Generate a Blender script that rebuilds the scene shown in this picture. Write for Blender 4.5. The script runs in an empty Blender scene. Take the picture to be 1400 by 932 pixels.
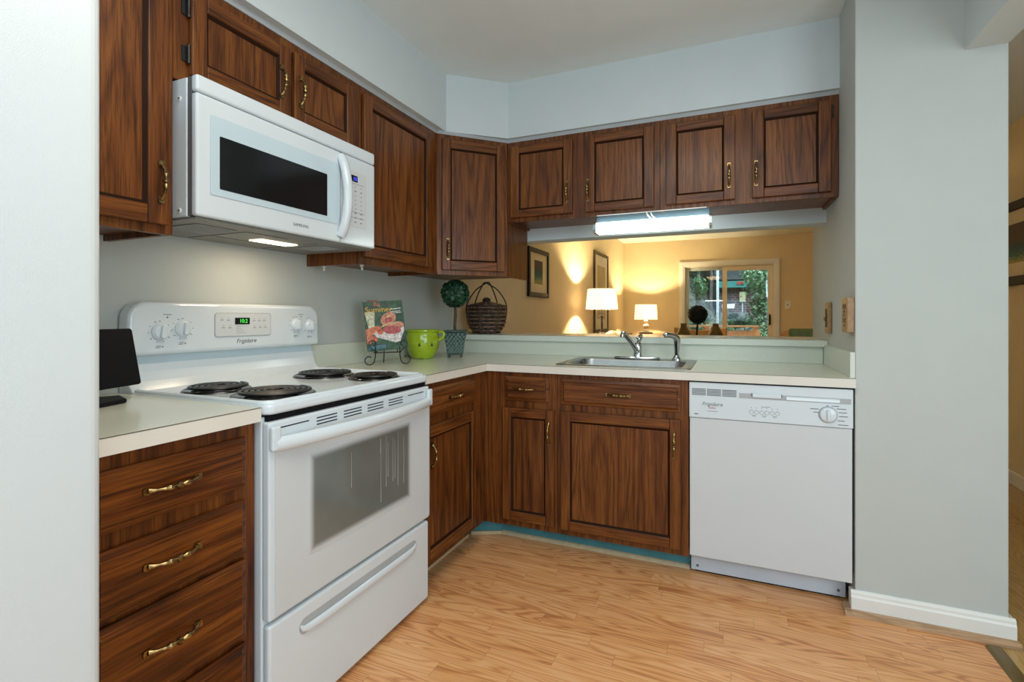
import bpy, bmesh, math, random
from mathutils import Vector, Matrix
random.seed(7)
S = bpy.context.scene
COL = S.collection
PI = math.pi

# ------------------------------------------------------------------ camera
cam = bpy.data.cameras.new('camera'); cam_ob = bpy.data.objects.new('camera', cam); COL.objects.link(cam_ob)
cam.sensor_width = 36.0; cam.lens = 676.25 / 1400 * 36
cam.shift_x = -(711.56 - 700) / 1400; cam.shift_y = -(466 - 432.47) / 1400
cam.clip_start = 0.02
cam_ob.location = (1.1617, -2.2822, 1.1527); cam_ob.rotation_euler = (PI / 2, 0, 0.3993)
S.camera = cam_ob
# ------------------------------------------------------------------ view, world, light
S.view_settings.view_transform = 'Standard'; S.view_settings.look = 'None'
S.view_settings.exposure = -0.20; S.view_settings.gamma = 1.0; S.view_settings.use_curve_mapping = False
S.cycles.use_denoising = True
S.cycles.max_bounces = 10; S.cycles.diffuse_bounces = 5; S.cycles.transparent_max_bounces = 12
S.cycles.sample_clamp_indirect = 6.0
W = bpy.data.worlds.new('sky'); S.world = W; W.use_nodes = True
W.node_tree.nodes['Background'].inputs[0].default_value = (0.60, 0.83, 1.0, 1)
W.node_tree.nodes['Background'].inputs[1].default_value = 0.80

def area(name, loc, target, sx, sy, power, color):
    l = bpy.data.lights.new(name, 'AREA'); l.shape = 'RECTANGLE'; l.size = sx; l.size_y = sy
    l.energy = power; l.color = color
    o = bpy.data.objects.new(name, l); COL.objects.link(o); o.location = loc
    o.rotation_euler = (Vector(target) - Vector(loc)).to_track_quat('-Z', 'Y').to_euler()
    return o
area('kitchen_daylight', (1.4, -3.9, 2.14), (0.5, 0.3, 1.3), 3.2, 0.6, 30, (0.68, 0.89, 1.0))
area('kitchen_ceiling_light', (0.85, -1.7, 2.44), (0.85, -1.7, 0), 0.9, 0.9, 20, (1.0, 0.93, 0.83))
area('left_wall_fill', (2.72, -2.3, 1.30), (-0.5, -0.3, 1.12), 1.3, 1.5, 27, (0.86, 0.95, 1.0))  # added fill lamp with no visible source, brightens the left wall and range
area('garden_daylight', (3.5, 9.0, 7.5), (1.2, 13, 0), 5, 5, 2000, (0.85, 0.95, 1.0))

# ------------------------------------------------------------------ node helper
def lin(r, g, b):
    f = lambda c: (c / 255 / 12.92) if c / 255 <= 0.04045 else ((c / 255 + 0.055) / 1.055) ** 2.4
    return (f(r), f(g), f(b), 1)

class NT:
    def __init__(s, name):
        s.m = bpy.data.materials.new(name); s.m.use_nodes = True
        s.t = s.m.node_tree; s.t.nodes.clear()
        s.out = s.n('ShaderNodeOutputMaterial')
    def n(s, typ, **kw):
        nd = s.t.nodes.new(typ)
        for k, v in kw.items(): setattr(nd, k, v)
        return nd
    def set(s, sock, v):
        if isinstance(v, bpy.types.NodeSocket): s.t.links.new(v, sock)
        else: sock.default_value = v
    def math(s, op, a, b=0.0, c=None):
        nd = s.n('ShaderNodeMath', operation=op); s.set(nd.inputs[0], a); s.set(nd.inputs[1], b)
        if c is not None: s.set(nd.inputs[2], c)
        return nd.outputs[0]
    def vmath(s, op, a, b):
        nd = s.n('ShaderNodeVectorMath', operation=op); s.set(nd.inputs[0], a); s.set(nd.inputs[1], b); return nd.outputs[0]
    def mix(s, f, a, b, blend='MIX'):
        nd = s.n('ShaderNodeMix', data_type='RGBA', blend_type=blend); s.set(nd.inputs[0], f); s.set(nd.inputs[6], a); s.set(nd.inputs[7], b); return nd.outputs[2]
    def noise(s, vec, scale, detail=3, rough=0.55, dist=0.0):
        nd = s.n('ShaderNodeTexNoise'); s.set(nd.inputs['Vector'], vec); nd.inputs['Scale'].default_value = scale
        nd.inputs['Detail'].default_value = detail; nd.inputs['Roughness'].default_value = rough; nd.inputs['Distortion'].default_value = dist
        return nd.outputs[0]
    def ramp(s, f, stops):
        nd = s.n('ShaderNodeValToRGB'); s.set(nd.inputs[0], f); e = nd.color_ramp.elements
        while len(e) < len(stops): e.new(0.5)
        for i, (p, c) in enumerate(stops): e[i].position = p; e[i].color = c
        return nd.outputs[0]
    def bsdf(s, color, rough=0.5, metal=0.0, spec=0.5, normal=None, coat=0.0, emit=None, emit_s=0.0):
        b = s.n('ShaderNodeBsdfPrincipled'); s.set(b.inputs['Base Color'], color); s.set(b.inputs['Roughness'], rough)
        b.inputs['Metallic'].default_value = metal; b.inputs['Specular IOR Level'].default_value = spec
        b.inputs['Coat Weight'].default_value = coat
        if coat: b.inputs['Coat Roughness'].default_value = 0.12
        if emit: b.inputs['Emission Color'].default_value = emit; b.inputs['Emission Strength'].default_value = emit_s
        if normal is not None: s.set(b.inputs['Normal'], normal)
        s.t.links.new(b.outputs[0], s.out.inputs[0]); return b
    def bump(s, h, strength=0.2, dist=0.01):
        nd = s.n('ShaderNodeBump'); s.set(nd.inputs['Height'], h); nd.inputs['Strength'].default_value = strength; nd.inputs['Distance'].default_value = dist
        return nd.outputs[0]
    def coord(s, kind='Object'): return s.n('ShaderNodeTexCoord').outputs[kind]

def plain(name, color, rough=0.5, metal=0.0, spec=0.5, coat=0.0, var=0.04, vs=6.0, bump=0.0, bs=200.0, emit=None, emit_s=0.0):
    t = NT(name); c = t.coord()
    nz = t.noise(c, vs, 3)
    dark = tuple(x * (1 - var * 2) for x in color[:3]) + (1,); lite = tuple(min(1, x * (1 + var)) for x in color[:3]) + (1,)
    col = t.ramp(nz, [(0.3, dark), (0.7, lite)])
    nm = t.bump(t.noise(c, bs, 2), bump, 0.002) if bump else None
    t.bsdf(col, rough, metal, spec, nm, coat, emit, emit_s); return t.m

def wood_mat(name, axis, dark, mid, light, rough=0.36, coat=0.06, ring=17.0, sc=5.0, pore=0.55, stretch=0.085):
    t = NT(name); c = t.coord()
    oi = t.n('ShaderNodeObjectInfo').outputs['Random']
    cx = t.n('ShaderNodeCombineXYZ'); r = t.math('MULTIPLY', oi, 37.0)
    for i in range(3): t.set(cx.inputs[i], t.math('MULTIPLY', r, 1.0 + 0.37 * i))
    sc3 = [1.0, 1.0, 1.0]; sc3[axis] = stretch
    v = t.vmath('ADD', t.vmath('MULTIPLY', c, tuple(sc3)), cx.outputs[0])
    f = t.noise(v, sc, 2, 0.45, 0.25)
    rings = t.math('SINE', t.math('MULTIPLY', f, ring * 6.283))
    rings = t.math('POWER', t.math('MULTIPLY_ADD', rings, 0.5, 0.5), 0.45)
    sc4 = [1.0, 1.0, 1.0]; sc4[axis] = 0.03
    fine = t.noise(t.vmath('MULTIPLY', c, tuple(sc4)), 320, 2, 0.6)
    fine2 = t.noise(t.vmath('ADD', t.vmath('MULTIPLY', c, tuple(sc4)), cx.outputs[0]), 90, 2, 0.6)
    patch = t.noise(v, 2.2, 2)
    g = t.math('ADD', t.math('MULTIPLY', rings, 0.20), t.math('ADD', t.math('MULTIPLY', fine2, 0.46), t.math('MULTIPLY', patch, 0.32)))
    col = t.ramp(g, [(0.25, dark), (0.52, mid), (0.85, light)])
    pm = t.ramp(fine, [(0.36, (1, 1, 1, 1)), (0.52, (0, 0, 0, 1))])
    col = t.mix(t.math('MULTIPLY', pm, pore), col, tuple(x * 0.35 for x in dark[:3]) + (1,))
    t.bsdf(col, rough, 0, 0.32, t.bump(t.math('ADD', rings, fine), 0.10, 0.001), coat); return t.m

M = {}
DK, MD, LT = (0.036, 0.0088, 0.0018, 1), (0.155, 0.046, 0.0088, 1), (0.31, 0.112, 0.023, 1)
M['wv'] = wood_mat('stained_oak_vertical', 2, DK, MD, LT)
M['wh'] = wood_mat('stained_oak_horizontal', 0, DK, MD, LT)
DK2, MD2, LT2 = (0.012, 0.0026, 0.0006, 1), (0.10, 0.0235, 0.0032, 1), (0.29, 0.088, 0.011, 1)
M['rv'] = wood_mat('red_oak_vertical', 2, DK2, MD2, LT2, 0.28)
M['rh'] = wood_mat('red_oak_horizontal', 0, DK2, MD2, LT2, 0.28)
M['wdark'] = plain('dark_wood_edge', (0.022, 0.008, 0.003, 1), 0.65, spec=0.12)
M['brass'] = plain('antique_brass', (0.36, 0.245, 0.10, 1), 0.26, 1.0, var=0.35, vs=90)
M['blackiron'] = plain('black_iron', (0.012, 0.012, 0.012, 1), 0.35)
M['paint'] = plain('wall_paint', (0.52, 0.55, 0.525, 1), 0.75, spec=0.25, var=0.01, bump=0.12, bs=260)
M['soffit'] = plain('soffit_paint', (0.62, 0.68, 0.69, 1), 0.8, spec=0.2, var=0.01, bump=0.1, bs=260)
M['ceil'] = plain('ceiling_paint', (0.78, 0.84, 0.85, 1), 0.9, spec=0.1, var=0.01, bump=0.1, bs=200)
M['cream'] = plain('dining_paint', (0.72, 0.61, 0.40, 1), 0.75, spec=0.25, var=0.012, bump=0.1, bs=260)
M['trim'] = plain('white_trim', (0.80, 0.80, 0.76, 1), 0.4, var=0.02)
M['lam'] = plain('counter_laminate', (0.72, 0.73, 0.60, 1), 0.22, var=0.025, vs=160, coat=0.15)
M['lamedge'] = plain('counter_edge', (0.74, 0.70, 0.62, 1), 0.35, var=0.02)
M['lamsplash'] = plain('splash_laminate', (0.66, 0.70, 0.61, 1), 0.3, var=0.02, vs=160)
M['seam'] = plain('dark_seam', (0.10, 0.075, 0.045, 1), 0.6)
M['white'] = plain('white_enamel', (0.685, 0.745, 0.78, 1), 0.16, var=0.008, coat=0.3)
M['whitem'] = plain('white_panel', (0.62, 0.65, 0.665, 1), 0.35, var=0.008)
M['fridge'] = plain('pebbled_white', (0.66, 0.71, 0.725, 1), 0.3, var=0.006, bump=0.25, bs=420)
M['whiteblue'] = plain('pale_blue_glass', (0.56, 0.68, 0.74, 1), 0.12, var=0.01, coat=0.5)
M['greyw'] = plain('grey_plastic', (0.42, 0.44, 0.45, 1), 0.5)
M['hood'] = plain('hood_underside', (0.19, 0.19, 0.18, 1), 0.4)
M['mark'] = plain('grey_print', (0.13, 0.135, 0.14, 1), 0.6)
M['markl'] = plain('light_grey_print', (0.40, 0.41, 0.42, 1), 0.6)
M['red'] = plain('red_print', (0.5, 0.05, 0.05, 1), 0.6)
M['black'] = plain('black_gloss', (0.008, 0.009, 0.010, 1), 0.12)
M['blackm'] = plain('black_matte', (0.006, 0.006, 0.008, 1), 0.5, spec=0.15)
M['coil'] = plain('burner_coil', (0.014, 0.013, 0.013, 1), 0.38, var=0.3, vs=40)
M['chrome'] = plain('chrome', (0.62, 0.64, 0.66, 1), 0.10, 1.0, var=0.02)
M['pan'] = plain('drip_pan', (0.06, 0.06, 0.06, 1), 0.16, 0.9)
M['steel'] = plain('sink_steel', (0.34, 0.35, 0.34, 1), 0.32, 1.0, var=0.05, vs=20)
M['green_led'] = plain('green_digits', (0.05, 0.6, 0.08, 1), 0.5, emit=(0.10, 1.0, 0.12, 1), emit_s=0.8)
M['blue_led'] = plain('blue_digits', (0.05, 0.1, 0.8, 1), 0.5, emit=(0.06, 0.08, 1.0, 1), emit_s=1.2)
M['fluor'] = plain('fluorescent_diffuser', (0.9, 0.95, 0.95, 1), 0.4, emit=(0.88, 1.0, 0.96, 1), emit_s=8.0)
M['hoodlamp'] = plain('hood_lamp_lens', (0.95, 0.9, 0.8, 1), 0.4, emit=(1.0, 0.80, 0.55, 1), emit_s=5.0)
M['teal'] = plain('teal_toe_kick', (0.06, 0.235, 0.265, 1), 0.55, var=0.08, vs=15)
M['quarter'] = plain('quarter_round', (0.60, 0.47, 0.29, 1), 0.5, var=0.06, vs=30)
M['tanwood'] = wood_mat('tan_moulding', 0, (0.30, 0.17, 0.085, 1), (0.50, 0.31, 0.17, 1), (0.62, 0.42, 0.25, 1), 0.4, 0.1)
M['lime'] = plain('lime_glaze', (0.36, 0.50, 0.014, 1), 0.10, var=0.10, vs=14, coat=0.6)
M['leaf'] = plain('topiary_leaf', (0.016, 0.080, 0.034, 1), 0.4, var=0.5, vs=110)
M['leafdark'] = plain('dark_topiary_leaf', (0.012, 0.014, 0.004, 1), 0.6, var=0.4, vs=60)
M['stem'] = plain('topiary_stem', (0.075, 0.060, 0.040, 1), 0.8, var=0.3, vs=80)
M['wicker'] = plain('wicker', (0.060, 0.034, 0.020, 1), 0.45, var=0.45, vs=60)
M['wickerl'] = plain('wicker_light', (0.24, 0.135, 0.080, 1), 0.45, var=0.4, vs=60)
M['plate'] = plain('wood_wall_plate', (0.36, 0.21, 0.09, 1), 0.35, var=0.15, vs=40)
M['slot'] = plain('dark_slot', (0.02, 0.013, 0.008, 1), 0.6)
M['frameblk'] = plain('black_frame', (0.005, 0.003, 0.0022, 1), 0.5, spec=0.2)
M['framegold'] = plain('dull_gold_frame', (0.05, 0.037, 0.014, 1), 0.5, spec=0.2)
M['mat'] = plain('picture_mat', (0.72, 0.62, 0.42, 1), 0.8)
M['matlight'] = plain('pale_picture_mat', (0.72, 0.68, 0.56, 1), 0.8)
M['vase'] = plain('brown_vase', (0.17, 0.092, 0.014, 1), 0.3, var=0.2, vs=8, coat=0.3)
M['darkmetal'] = plain('dark_lamp_metal', (0.025, 0.018, 0.014, 1), 0.35, 0.5)
M['ceramic'] = plain('cream_lamp_base', (0.70, 0.60, 0.42, 1), 0.3)
M['tan'] = plain('tan_upholstery', (0.66, 0.38, 0.15, 1), 0.7)
M['sage'] = plain('green_upholstery', (0.22, 0.29, 0.12, 1), 0.8, var=0.1, vs=30)
M['furn'] = wood_mat('brown_furniture', 0, (0.05, 0.02, 0.008, 1), (0.14, 0.065, 0.026, 1), (0.24, 0.13, 0.06, 1), 0.35)
M['shell'] = plain('tan_ornament', (0.52, 0.38, 0.20, 1), 0.6, var=0.1, vs=30)
M['vinyl'] = plain('white_vinyl', (0.78, 0.72, 0.58, 1), 0.4)
M['alum'] = plain('pale_aluminium', (0.55, 0.65, 0.68, 1), 0.4)
M['deck'] = plain('orange_deck_wood', (0.62, 0.33, 0.16, 1), 0.6, var=0.1, vs=12)
M['ground'] = plain('leaf_litter', (0.20, 0.22, 0.17, 1), 0.9, var=0.45, vs=5)
M['bark'] = plain('bark', (0.16, 0.15, 0.13, 1), 0.9, var=0.3, vs=12)
M['tl1'] = plain('garden_leaf', (0.075, 0.21, 0.075, 1), 0.5, var=0.4, vs=9)
M['tl2'] = plain('pale_garden_leaf', (0.16, 0.30, 0.15, 1), 0.5, var=0.4, vs=9)
M['tl3'] = plain('dark_garden_leaf', (0.030, 0.095, 0.040, 1), 0.5, var=0.4, vs=9)
M['roof'] = plain('grey_roof', (0.085, 0.105, 0.11, 1), 0.8, var=0.2, vs=5)
M['awning'] = plain('teal_awning', (0.02, 0.27, 0.24, 1), 0.6)
M['redsign'] = plain('red_sign', (0.50, 0.07, 0.06, 1), 0.6)
M['meter'] = plain('cream_meter_box', (0.66, 0.62, 0.38, 1), 0.5)
M['shadecloth'] = None

def translucent_shade():
    t = NT('lamp_shade_cloth'); c = t.coord(); nz = t.noise(c, 120, 2)
    col = t.ramp(nz, [(0.3, (0.86, 0.80, 0.68, 1)), (0.7, (0.92, 0.87, 0.76, 1))])
    d = t.n('ShaderNodeBsdfDiffuse'); tr = t.n('ShaderNodeBsdfTranslucent'); mx = t.n('ShaderNodeMixShader'); mx.inputs[0].default_value = 0.5
    em = t.n('ShaderNodeEmission'); em.inputs[0].default_value = (1.0, 0.86, 0.60, 1); em.inputs[1].default_value = 0.75
    ad = t.n('ShaderNodeAddShader')
    t.set(d.inputs[0], col); t.set(tr.inputs[0], col)
    t.t.links.new(d.outputs[0], mx.inputs[1]); t.t.links.new(tr.outputs[0], mx.inputs[2])
    t.t.links.new(mx.outputs[0], ad.inputs[0]); t.t.links.new(em.outputs[0], ad.inputs[1])
    t.t.links.new(ad.outputs[0], t.out.inputs[0]); return t.m
M['shadecloth'] = translucent_shade()

def glass_mat():
    t = NT('window_glass'); tr = t.n('ShaderNodeBsdfTransparent'); gl = t.n('ShaderNodeBsdfGlossy'); mx = t.n('ShaderNodeMixShader')
    nz = t.noise(t.coord(), 3, 1); t.set(tr.inputs[0], t.ramp(nz, [(0.3, (0.90, 0.95, 0.95, 1)), (0.7, (0.93, 0.97, 0.97, 1))]))
    gl.inputs['Roughness'].default_value = 0.01; gl.inputs['Color'].default_value = (1, 1, 1, 1)
    fr = t.n('ShaderNodeFresnel'); fr.inputs[0].default_value = 1.6
    t.set(mx.inputs[0], t.math('MULTIPLY', fr.outputs[0], 1.6))
    t.t.links.new(tr.outputs[0], mx.inputs[1]); t.t.links.new(gl.outputs[0], mx.inputs[2]); t.t.links.new(mx.outputs[0], t.out.inputs[0]); return t.m
M['glass'] = glass_mat()

def laminate_floor(name, axis, sw, ln, dark, mid, light, rough):
    t = NT(name); c = t.coord(); sp = t.n('ShaderNodeSeparateXYZ'); t.set(sp.inputs[0], c)
    a, b = (sp.outputs[0], sp.outputs[1]) if axis == 0 else (sp.outputs[1], sp.outputs[0])
    row = t.math('FLOOR', t.math('DIVIDE', b, sw))
    w1 = t.n('ShaderNodeTexWhiteNoise', noise_dimensions='1D'); t.set(w1.inputs['W'], row)
    ax = t.math('DIVIDE', t.math('ADD', a, t.math('MULTIPLY', w1.outputs[0], ln)), ln)
    colm = t.math('FLOOR', ax)
    cv = t.n('ShaderNodeCombineXYZ'); t.set(cv.inputs[0], row); t.set(cv.inputs[1], colm)
    w2 = t.n('ShaderNodeTexWhiteNoise', noise_dimensions='2D'); t.set(w2.inputs['Vector'], cv.outputs[0]); rid = w2.outputs[0]
    v = t.n('ShaderNodeCombineXYZ')
    t.set(v.inputs[0], t.math('ADD', t.math('MULTIPLY', a, 0.11), t.math('MULTIPLY', rid, 31.0)))
    t.set(v.inputs[1], b); t.set(v.inputs[2], t.math('MULTIPLY', rid, 17.0))
    f = t.noise(v.outputs[0], 9.0, 2, 0.45, 0.3)
    rings = t.math('POWER', t.math('MULTIPLY_ADD', t.math('SINE', t.math('MULTIPLY', f, 120.0)), 0.5, 0.5), 0.6)
    v2 = t.n('ShaderNodeCombineXYZ'); t.set(v2.inputs[0], t.math('MULTIPLY', a, 0.03)); t.set(v2.inputs[1], b); t.set(v2.inputs[2], rid)
    fine = t.noise(v2.outputs[0], 260, 2, 0.6)
    g = t.math('ADD', t.math('MULTIPLY', rings, 0.36), t.math('ADD', t.math('MULTIPLY', fine, 0.42), t.math('MULTIPLY', rid, 0.22)))
    col = t.ramp(g, [(0.18, dark), (0.5, mid), (0.85, light)])
    fb = t.math('FRACT', t.math('DIVIDE', b, sw)); fa = t.math('FRACT', ax)
    e = t.math('MAXIMUM', t.math('MULTIPLY', t.math('LESS_THAN', fb, 0.014), 0.45), t.math('LESS_THAN', fa, 0.003))
    col = t.mix(t.math('MULTIPLY', e, 0.45), col, tuple(x * 0.4 for x in dark[:3]) + (1,))
    t.bsdf(col, rough, 0, 0.4, None, 0.1); return t.m
M['floor'] = laminate_floor('oak_laminate', 0, 0.067, 0.46, (0.46, 0.165, 0.058, 1), (0.76, 0.350, 0.132, 1), (0.88, 0.50, 0.235, 1), 0.30)
M['hallfloor'] = laminate_floor('hall_oak', 1, 0.075, 0.9, (0.34, 0.19, 0.06, 1), (0.48, 0.29, 0.105, 1), (0.58, 0.38, 0.16, 1), 0.35)

def brick_mat():
    t = NT('brick_wall'); b = t.n('ShaderNodeTexBrick'); mp = t.n('ShaderNodeMapping'); mp.inputs['Rotation'].default_value = (PI / 2, 0, 0)
    t.set(mp.inputs[0], t.coord()); t.set(b.inputs['Vector'], mp.outputs[0])
    b.inputs['Color1'].default_value = (0.15, 0.055, 0.05, 1); b.inputs['Color2'].default_value = (0.10, 0.045, 0.045, 1); b.inputs['Mortar'].default_value = (0.27, 0.25, 0.25, 1)
    b.inputs['Scale'].default_value = 2.6; b.inputs['Mortar Size'].default_value = 0.03
    t.bsdf(b.outputs[0], 0.8); return t.m
M['brick'] = brick_mat()

def oven_glass():
    """smoked window with a printed white dot border that thins out inwards"""
    t = NT('oven_window_glass'); c = t.coord(); sp = t.n('ShaderNodeSeparateXYZ'); t.set(sp.inputs[0], c)
    dx = t.math('MINIMUM', t.math('ADD', sp.outputs[0], 0.247), t.math('SUBTRACT', 0.249, sp.outputs[0]))
    dz = t.math('MINIMUM', t.math('SUBTRACT', sp.outputs[2], 0.466), t.math('SUBTRACT', 0.760, sp.outputs[2]))
    m = t.n('ShaderNodeMapRange', interpolation_type='SMOOTHSTEP'); m.inputs['From Max'].default_value = 0.026; t.set(m.inputs['Value'], t.math('MINIMUM', dx, dz))
    nz = t.noise(c, 5, 2)
    col = t.ramp(nz, [(0.3, (0.135, 0.145, 0.13, 1)), (0.7, (0.18, 0.19, 0.175, 1))])
    t.bsdf(t.mix(m.outputs[0], (0.62, 0.65, 0.665, 1), col), 0.10, 0, 0.6, None, 0.4); return t.m
M['oveng'] = oven_glass()

def art_teal():
    t = NT('teal_print'); c = t.coord(); sp = t.n('ShaderNodeSeparateXYZ'); t.set(sp.inputs[0], c)
    z = t.math('MULTIPLY_ADD', sp.outputs[2], 4.2, -0.55); nz = t.noise(c, 55, 4, 0.7)
    f = t.math('ADD', z, t.math('MULTIPLY_ADD', nz, 0.8, -0.4))
    t.bsdf(t.ramp(f, [(0.12, (0.26, 0.25, 0.08, 1)), (0.28, (0.012, 0.11, 0.10, 1)), (0.5, (0.004, 0.05, 0.05, 1)), (0.75, (0.05, 0.032, 0.02, 1))]), 0.7); return t.m
M['artteal'] = art_teal()
def art_tan():
    t = NT('faded_print'); nz = t.noise(t.coord(), 4, 4, 0.6)
    t.bsdf(t.ramp(nz, [(0.3, (0.33, 0.27, 0.13, 1)), (0.7, (0.46, 0.38, 0.20, 1))]), 0.6); return t.m
M['arttan'] = art_tan()

# ------------------------------------------------------------------ mesh builder
class MB:
    def __init__(s): s.v = []; s.f = []; s.mi = []; s.sm = []
    def add(s, vs, fs, mi=0, sm=False):
        k = len(s.v); s.v += [tuple(v) for v in vs]
        for f in fs: s.f.append([i + k for i in f]); s.mi.append(mi); s.sm.append(sm)
        return s
    def box(s, x0, x1, y0, y1, z0, z1, mi=0):
        x0, x1 = min(x0, x1), max(x0, x1); y0, y1 = min(y0, y1), max(y0, y1); z0, z1 = min(z0, z1), max(z0, z1)
        vs = [(x0, y0, z0), (x1, y0, z0), (x1, y1, z0), (x0, y1, z0), (x0, y0, z1), (x1, y0, z1), (x1, y1, z1), (x0, y1, z1)]
        return s.add(vs, [(0, 3, 2, 1), (4, 5, 6, 7), (0, 1, 5, 4), (1, 2, 6, 5), (2, 3, 7, 6), (3, 0, 4, 7)], mi)
    def prism(s, pts, a0, a1, axis=2, mi=0, sm=False):
        """extrude a 2-D outline along an axis; pts are (x,y) for axis 2, (x,z) for axis 1, (y,z) for axis 0"""
        def mk(p, a): return (p[0], p[1], a) if axis == 2 else ((p[0], a, p[1]) if axis == 1 else (a, p[0], p[1]))
        n = len(pts); vs = [mk(p, a0) for p in pts] + [mk(p, a1) for p in pts]
        fs = [[i, (i + 1) % n, n + (i + 1) % n, n + i] for i in range(n)]
        s.add(vs, fs, mi, sm)
        k = len(s.v) - 2 * n
        s.f.append([k + i for i in range(n)][::-1]); s.mi.append(mi); s.sm.append(False)
        s.f.append([k + n + i for i in range(n)]); s.mi.append(mi); s.sm.append(False)
        return s
    def lathe(s, prof, c=(0, 0, 0), n=32, mi=0, axis=2, sm=True):
        vs = []; fs = []
        for (r, h) in prof:
            for k in range(n):
                a = 2 * PI * k / n; p = (r * math.cos(a), r * math.sin(a), h)
                if axis == 1: p = (p[0], -p[2], p[1])     # axis points to -y
                elif axis == 0: p = (p[2], p[0], p[1])
                vs.append((c[0] + p[0], c[1] + p[1], c[2] + p[2]))
        for i in range(len(prof) - 1):
            for k in range(n):
                fs.append([i * n + k, i * n + (k + 1) % n, (i + 1) * n + (k + 1) % n, (i + 1) * n + k])
        fs.append(list(range(n))[::-1]); m = (len(prof) - 1) * n; fs.append([m + k for k in range(n)])
        return s.add(vs, fs, mi, sm)
    def tube(s, path, rad, n=10, mi=0, closed=False, flat=1.0, up=None):
        P = [Vector(p) for p in path]; m = len(P); vs = []; fs = []
        R = rad if isinstance(rad, (list, tuple)) else [rad] * m
        u = None
        for i in range(m):
            t = (P[(i + 1) % m] - P[i - 1]) if closed else (P[min(i + 1, m - 1)] - P[max(i - 1, 0)])
            t.normalize()
            if u is None:
                r = Vector(up) if up else (Vector((0, 0, 1)) if abs(t.z) < 0.9 else Vector((1, 0, 0)))
                u = (r - t * r.dot(t)).normalized()
            else: u = (u - t * u.dot(t)).normalized()
            w = t.cross(u)
            for k in range(n):
                a = 2 * PI * k / n; vs.append(P[i] + (u * math.cos(a) * flat + w * math.sin(a)) * R[i])
        for i in range(m if closed else m - 1):
            j = (i + 1) % m
            for k in range(n): fs.append([i * n + k, i * n + (k + 1) % n, j * n + (k + 1) % n, j * n + k])
        if not closed: fs.append(list(range(n))[::-1]); fs.append([(m - 1) * n + k for k in range(n)])
        return s.add(vs, fs, mi, True)
    def plate(s, xs, ys, inc, z0, z1, mi=0):
        """slab over the grid cells where inc(xc,yc): no inner faces"""
        nx, ny = len(xs) - 1, len(ys) - 1
        on = lambda i, j: 0 <= i < nx and 0 <= j < ny and inc((xs[i] + xs[i + 1]) / 2, (ys[j] + ys[j + 1]) / 2)
        vid = {}; V = []; F = []
        def g(i, j, z):
            if (i, j, z) not in vid: vid[(i, j, z)] = len(V); V.append((xs[i], ys[j], z0 if z == 0 else z1))
            return vid[(i, j, z)]
        for i in range(nx):
            for j in range(ny):
                if not on(i, j): continue
                F.append([g(i, j, 1), g(i + 1, j, 1), g(i + 1, j + 1, 1), g(i, j + 1, 1)])
                F.append([g(i, j, 0), g(i, j + 1, 0), g(i + 1, j + 1, 0), g(i + 1, j, 0)])
                if not on(i - 1, j): F.append([g(i, j + 1, 0), g(i, j, 0), g(i, j, 1), g(i, j + 1, 1)])
                if not on(i + 1, j): F.append([g(i + 1, j, 0), g(i + 1, j + 1, 0), g(i + 1, j + 1, 1), g(i + 1, j, 1)])
                if not on(i, j - 1): F.append([g(i, j, 0), g(i + 1, j, 0), g(i + 1, j, 1), g(i, j, 1)])
                if not on(i, j + 1): F.append([g(i + 1, j + 1, 0), g(i, j + 1, 0), g(i, j + 1, 1), g(i + 1, j + 1, 1)])
        return s.add(V, F, mi)
    def xform(s, mat, start=0):
        s.v = [tuple(mat @ Vector(v)) if i >= start else v for i, v in enumerate(s.v)]; return s
    def build(s, name, mats, parent=None, bevel=0.0, seg=2, rot=None, tex=None):
        off = OFF.get(parent.name, Vector()) if parent is not None else Vector()
        me = bpy.data.meshes.new(name); me.from_pydata([tuple(Vector(v) - off) for v in s.v], [], s.f)
        for m in (mats if isinstance(mats, (list, tuple)) else [mats]): me.materials.append(m)
        me.polygons.foreach_set('material_index', s.mi); me.polygons.foreach_set('use_smooth', s.sm)
        me.update()
        bm = bmesh.new(); bm.from_mesh(me); bmesh.ops.recalc_face_normals(bm, faces=bm.faces); bm.to_mesh(me); bm.free()
        if any(s.sm): me.set_sharp_from_angle(angle=math.radians(40))
        o = bpy.data.objects.new(name, me); COL.objects.link(o)
        if parent is not None: o.parent = parent; OFF[o.name] = off
        if bevel:
            b = o.modifiers.new('bevel', 'BEVEL'); b.width = bevel; b.segments = seg; b.limit_method = 'ANGLE'; b.angle_limit = math.radians(40)
        return o
OFF = {}

def thing(name, label, cat, base, rot=0.0, ref=None, group=None):
    """Empty at the thing's base. Parts are given in a frame turned by rot about the world origin (or in ref coordinates)."""
    o = bpy.data.objects.new(name, None); COL.objects.link(o); o.empty_display_size = 0.1
    Rm = Matrix.Rotation(rot, 3, 'Z')
    if ref is None: o.location = Rm @ Vector(base); OFF[o.name] = Vector(base)
    else: o.location = Vector(base); OFF[o.name] = Vector(ref)
    o.rotation_euler = (0, 0, rot)
    o['label'] = label; o['category'] = cat
    if group: o['group'] = group
    return o
def tag(o, label, cat, group=None):
    o['label'] = label; o['category'] = cat
    if group: o['group'] = group
    return o
def struct(o, label, cat):
    o['kind'] = 'structure'; o['label'] = label; o['category'] = cat; return o
def rrect(x0, x1, z0, z1, r, n=6):
    p = []
    for cx, cz, a0 in ((x1 - r, z1 - r, 0), (x0 + r, z1 - r, PI / 2), (x0 + r, z0 + r, PI), (x1 - r, z0 + r, 1.5 * PI)):
        for k in range(n + 1): a = a0 + PI / 2 * k / n; p.append((cx + r * math.cos(a), cz + r * math.sin(a)))
    return p
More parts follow.
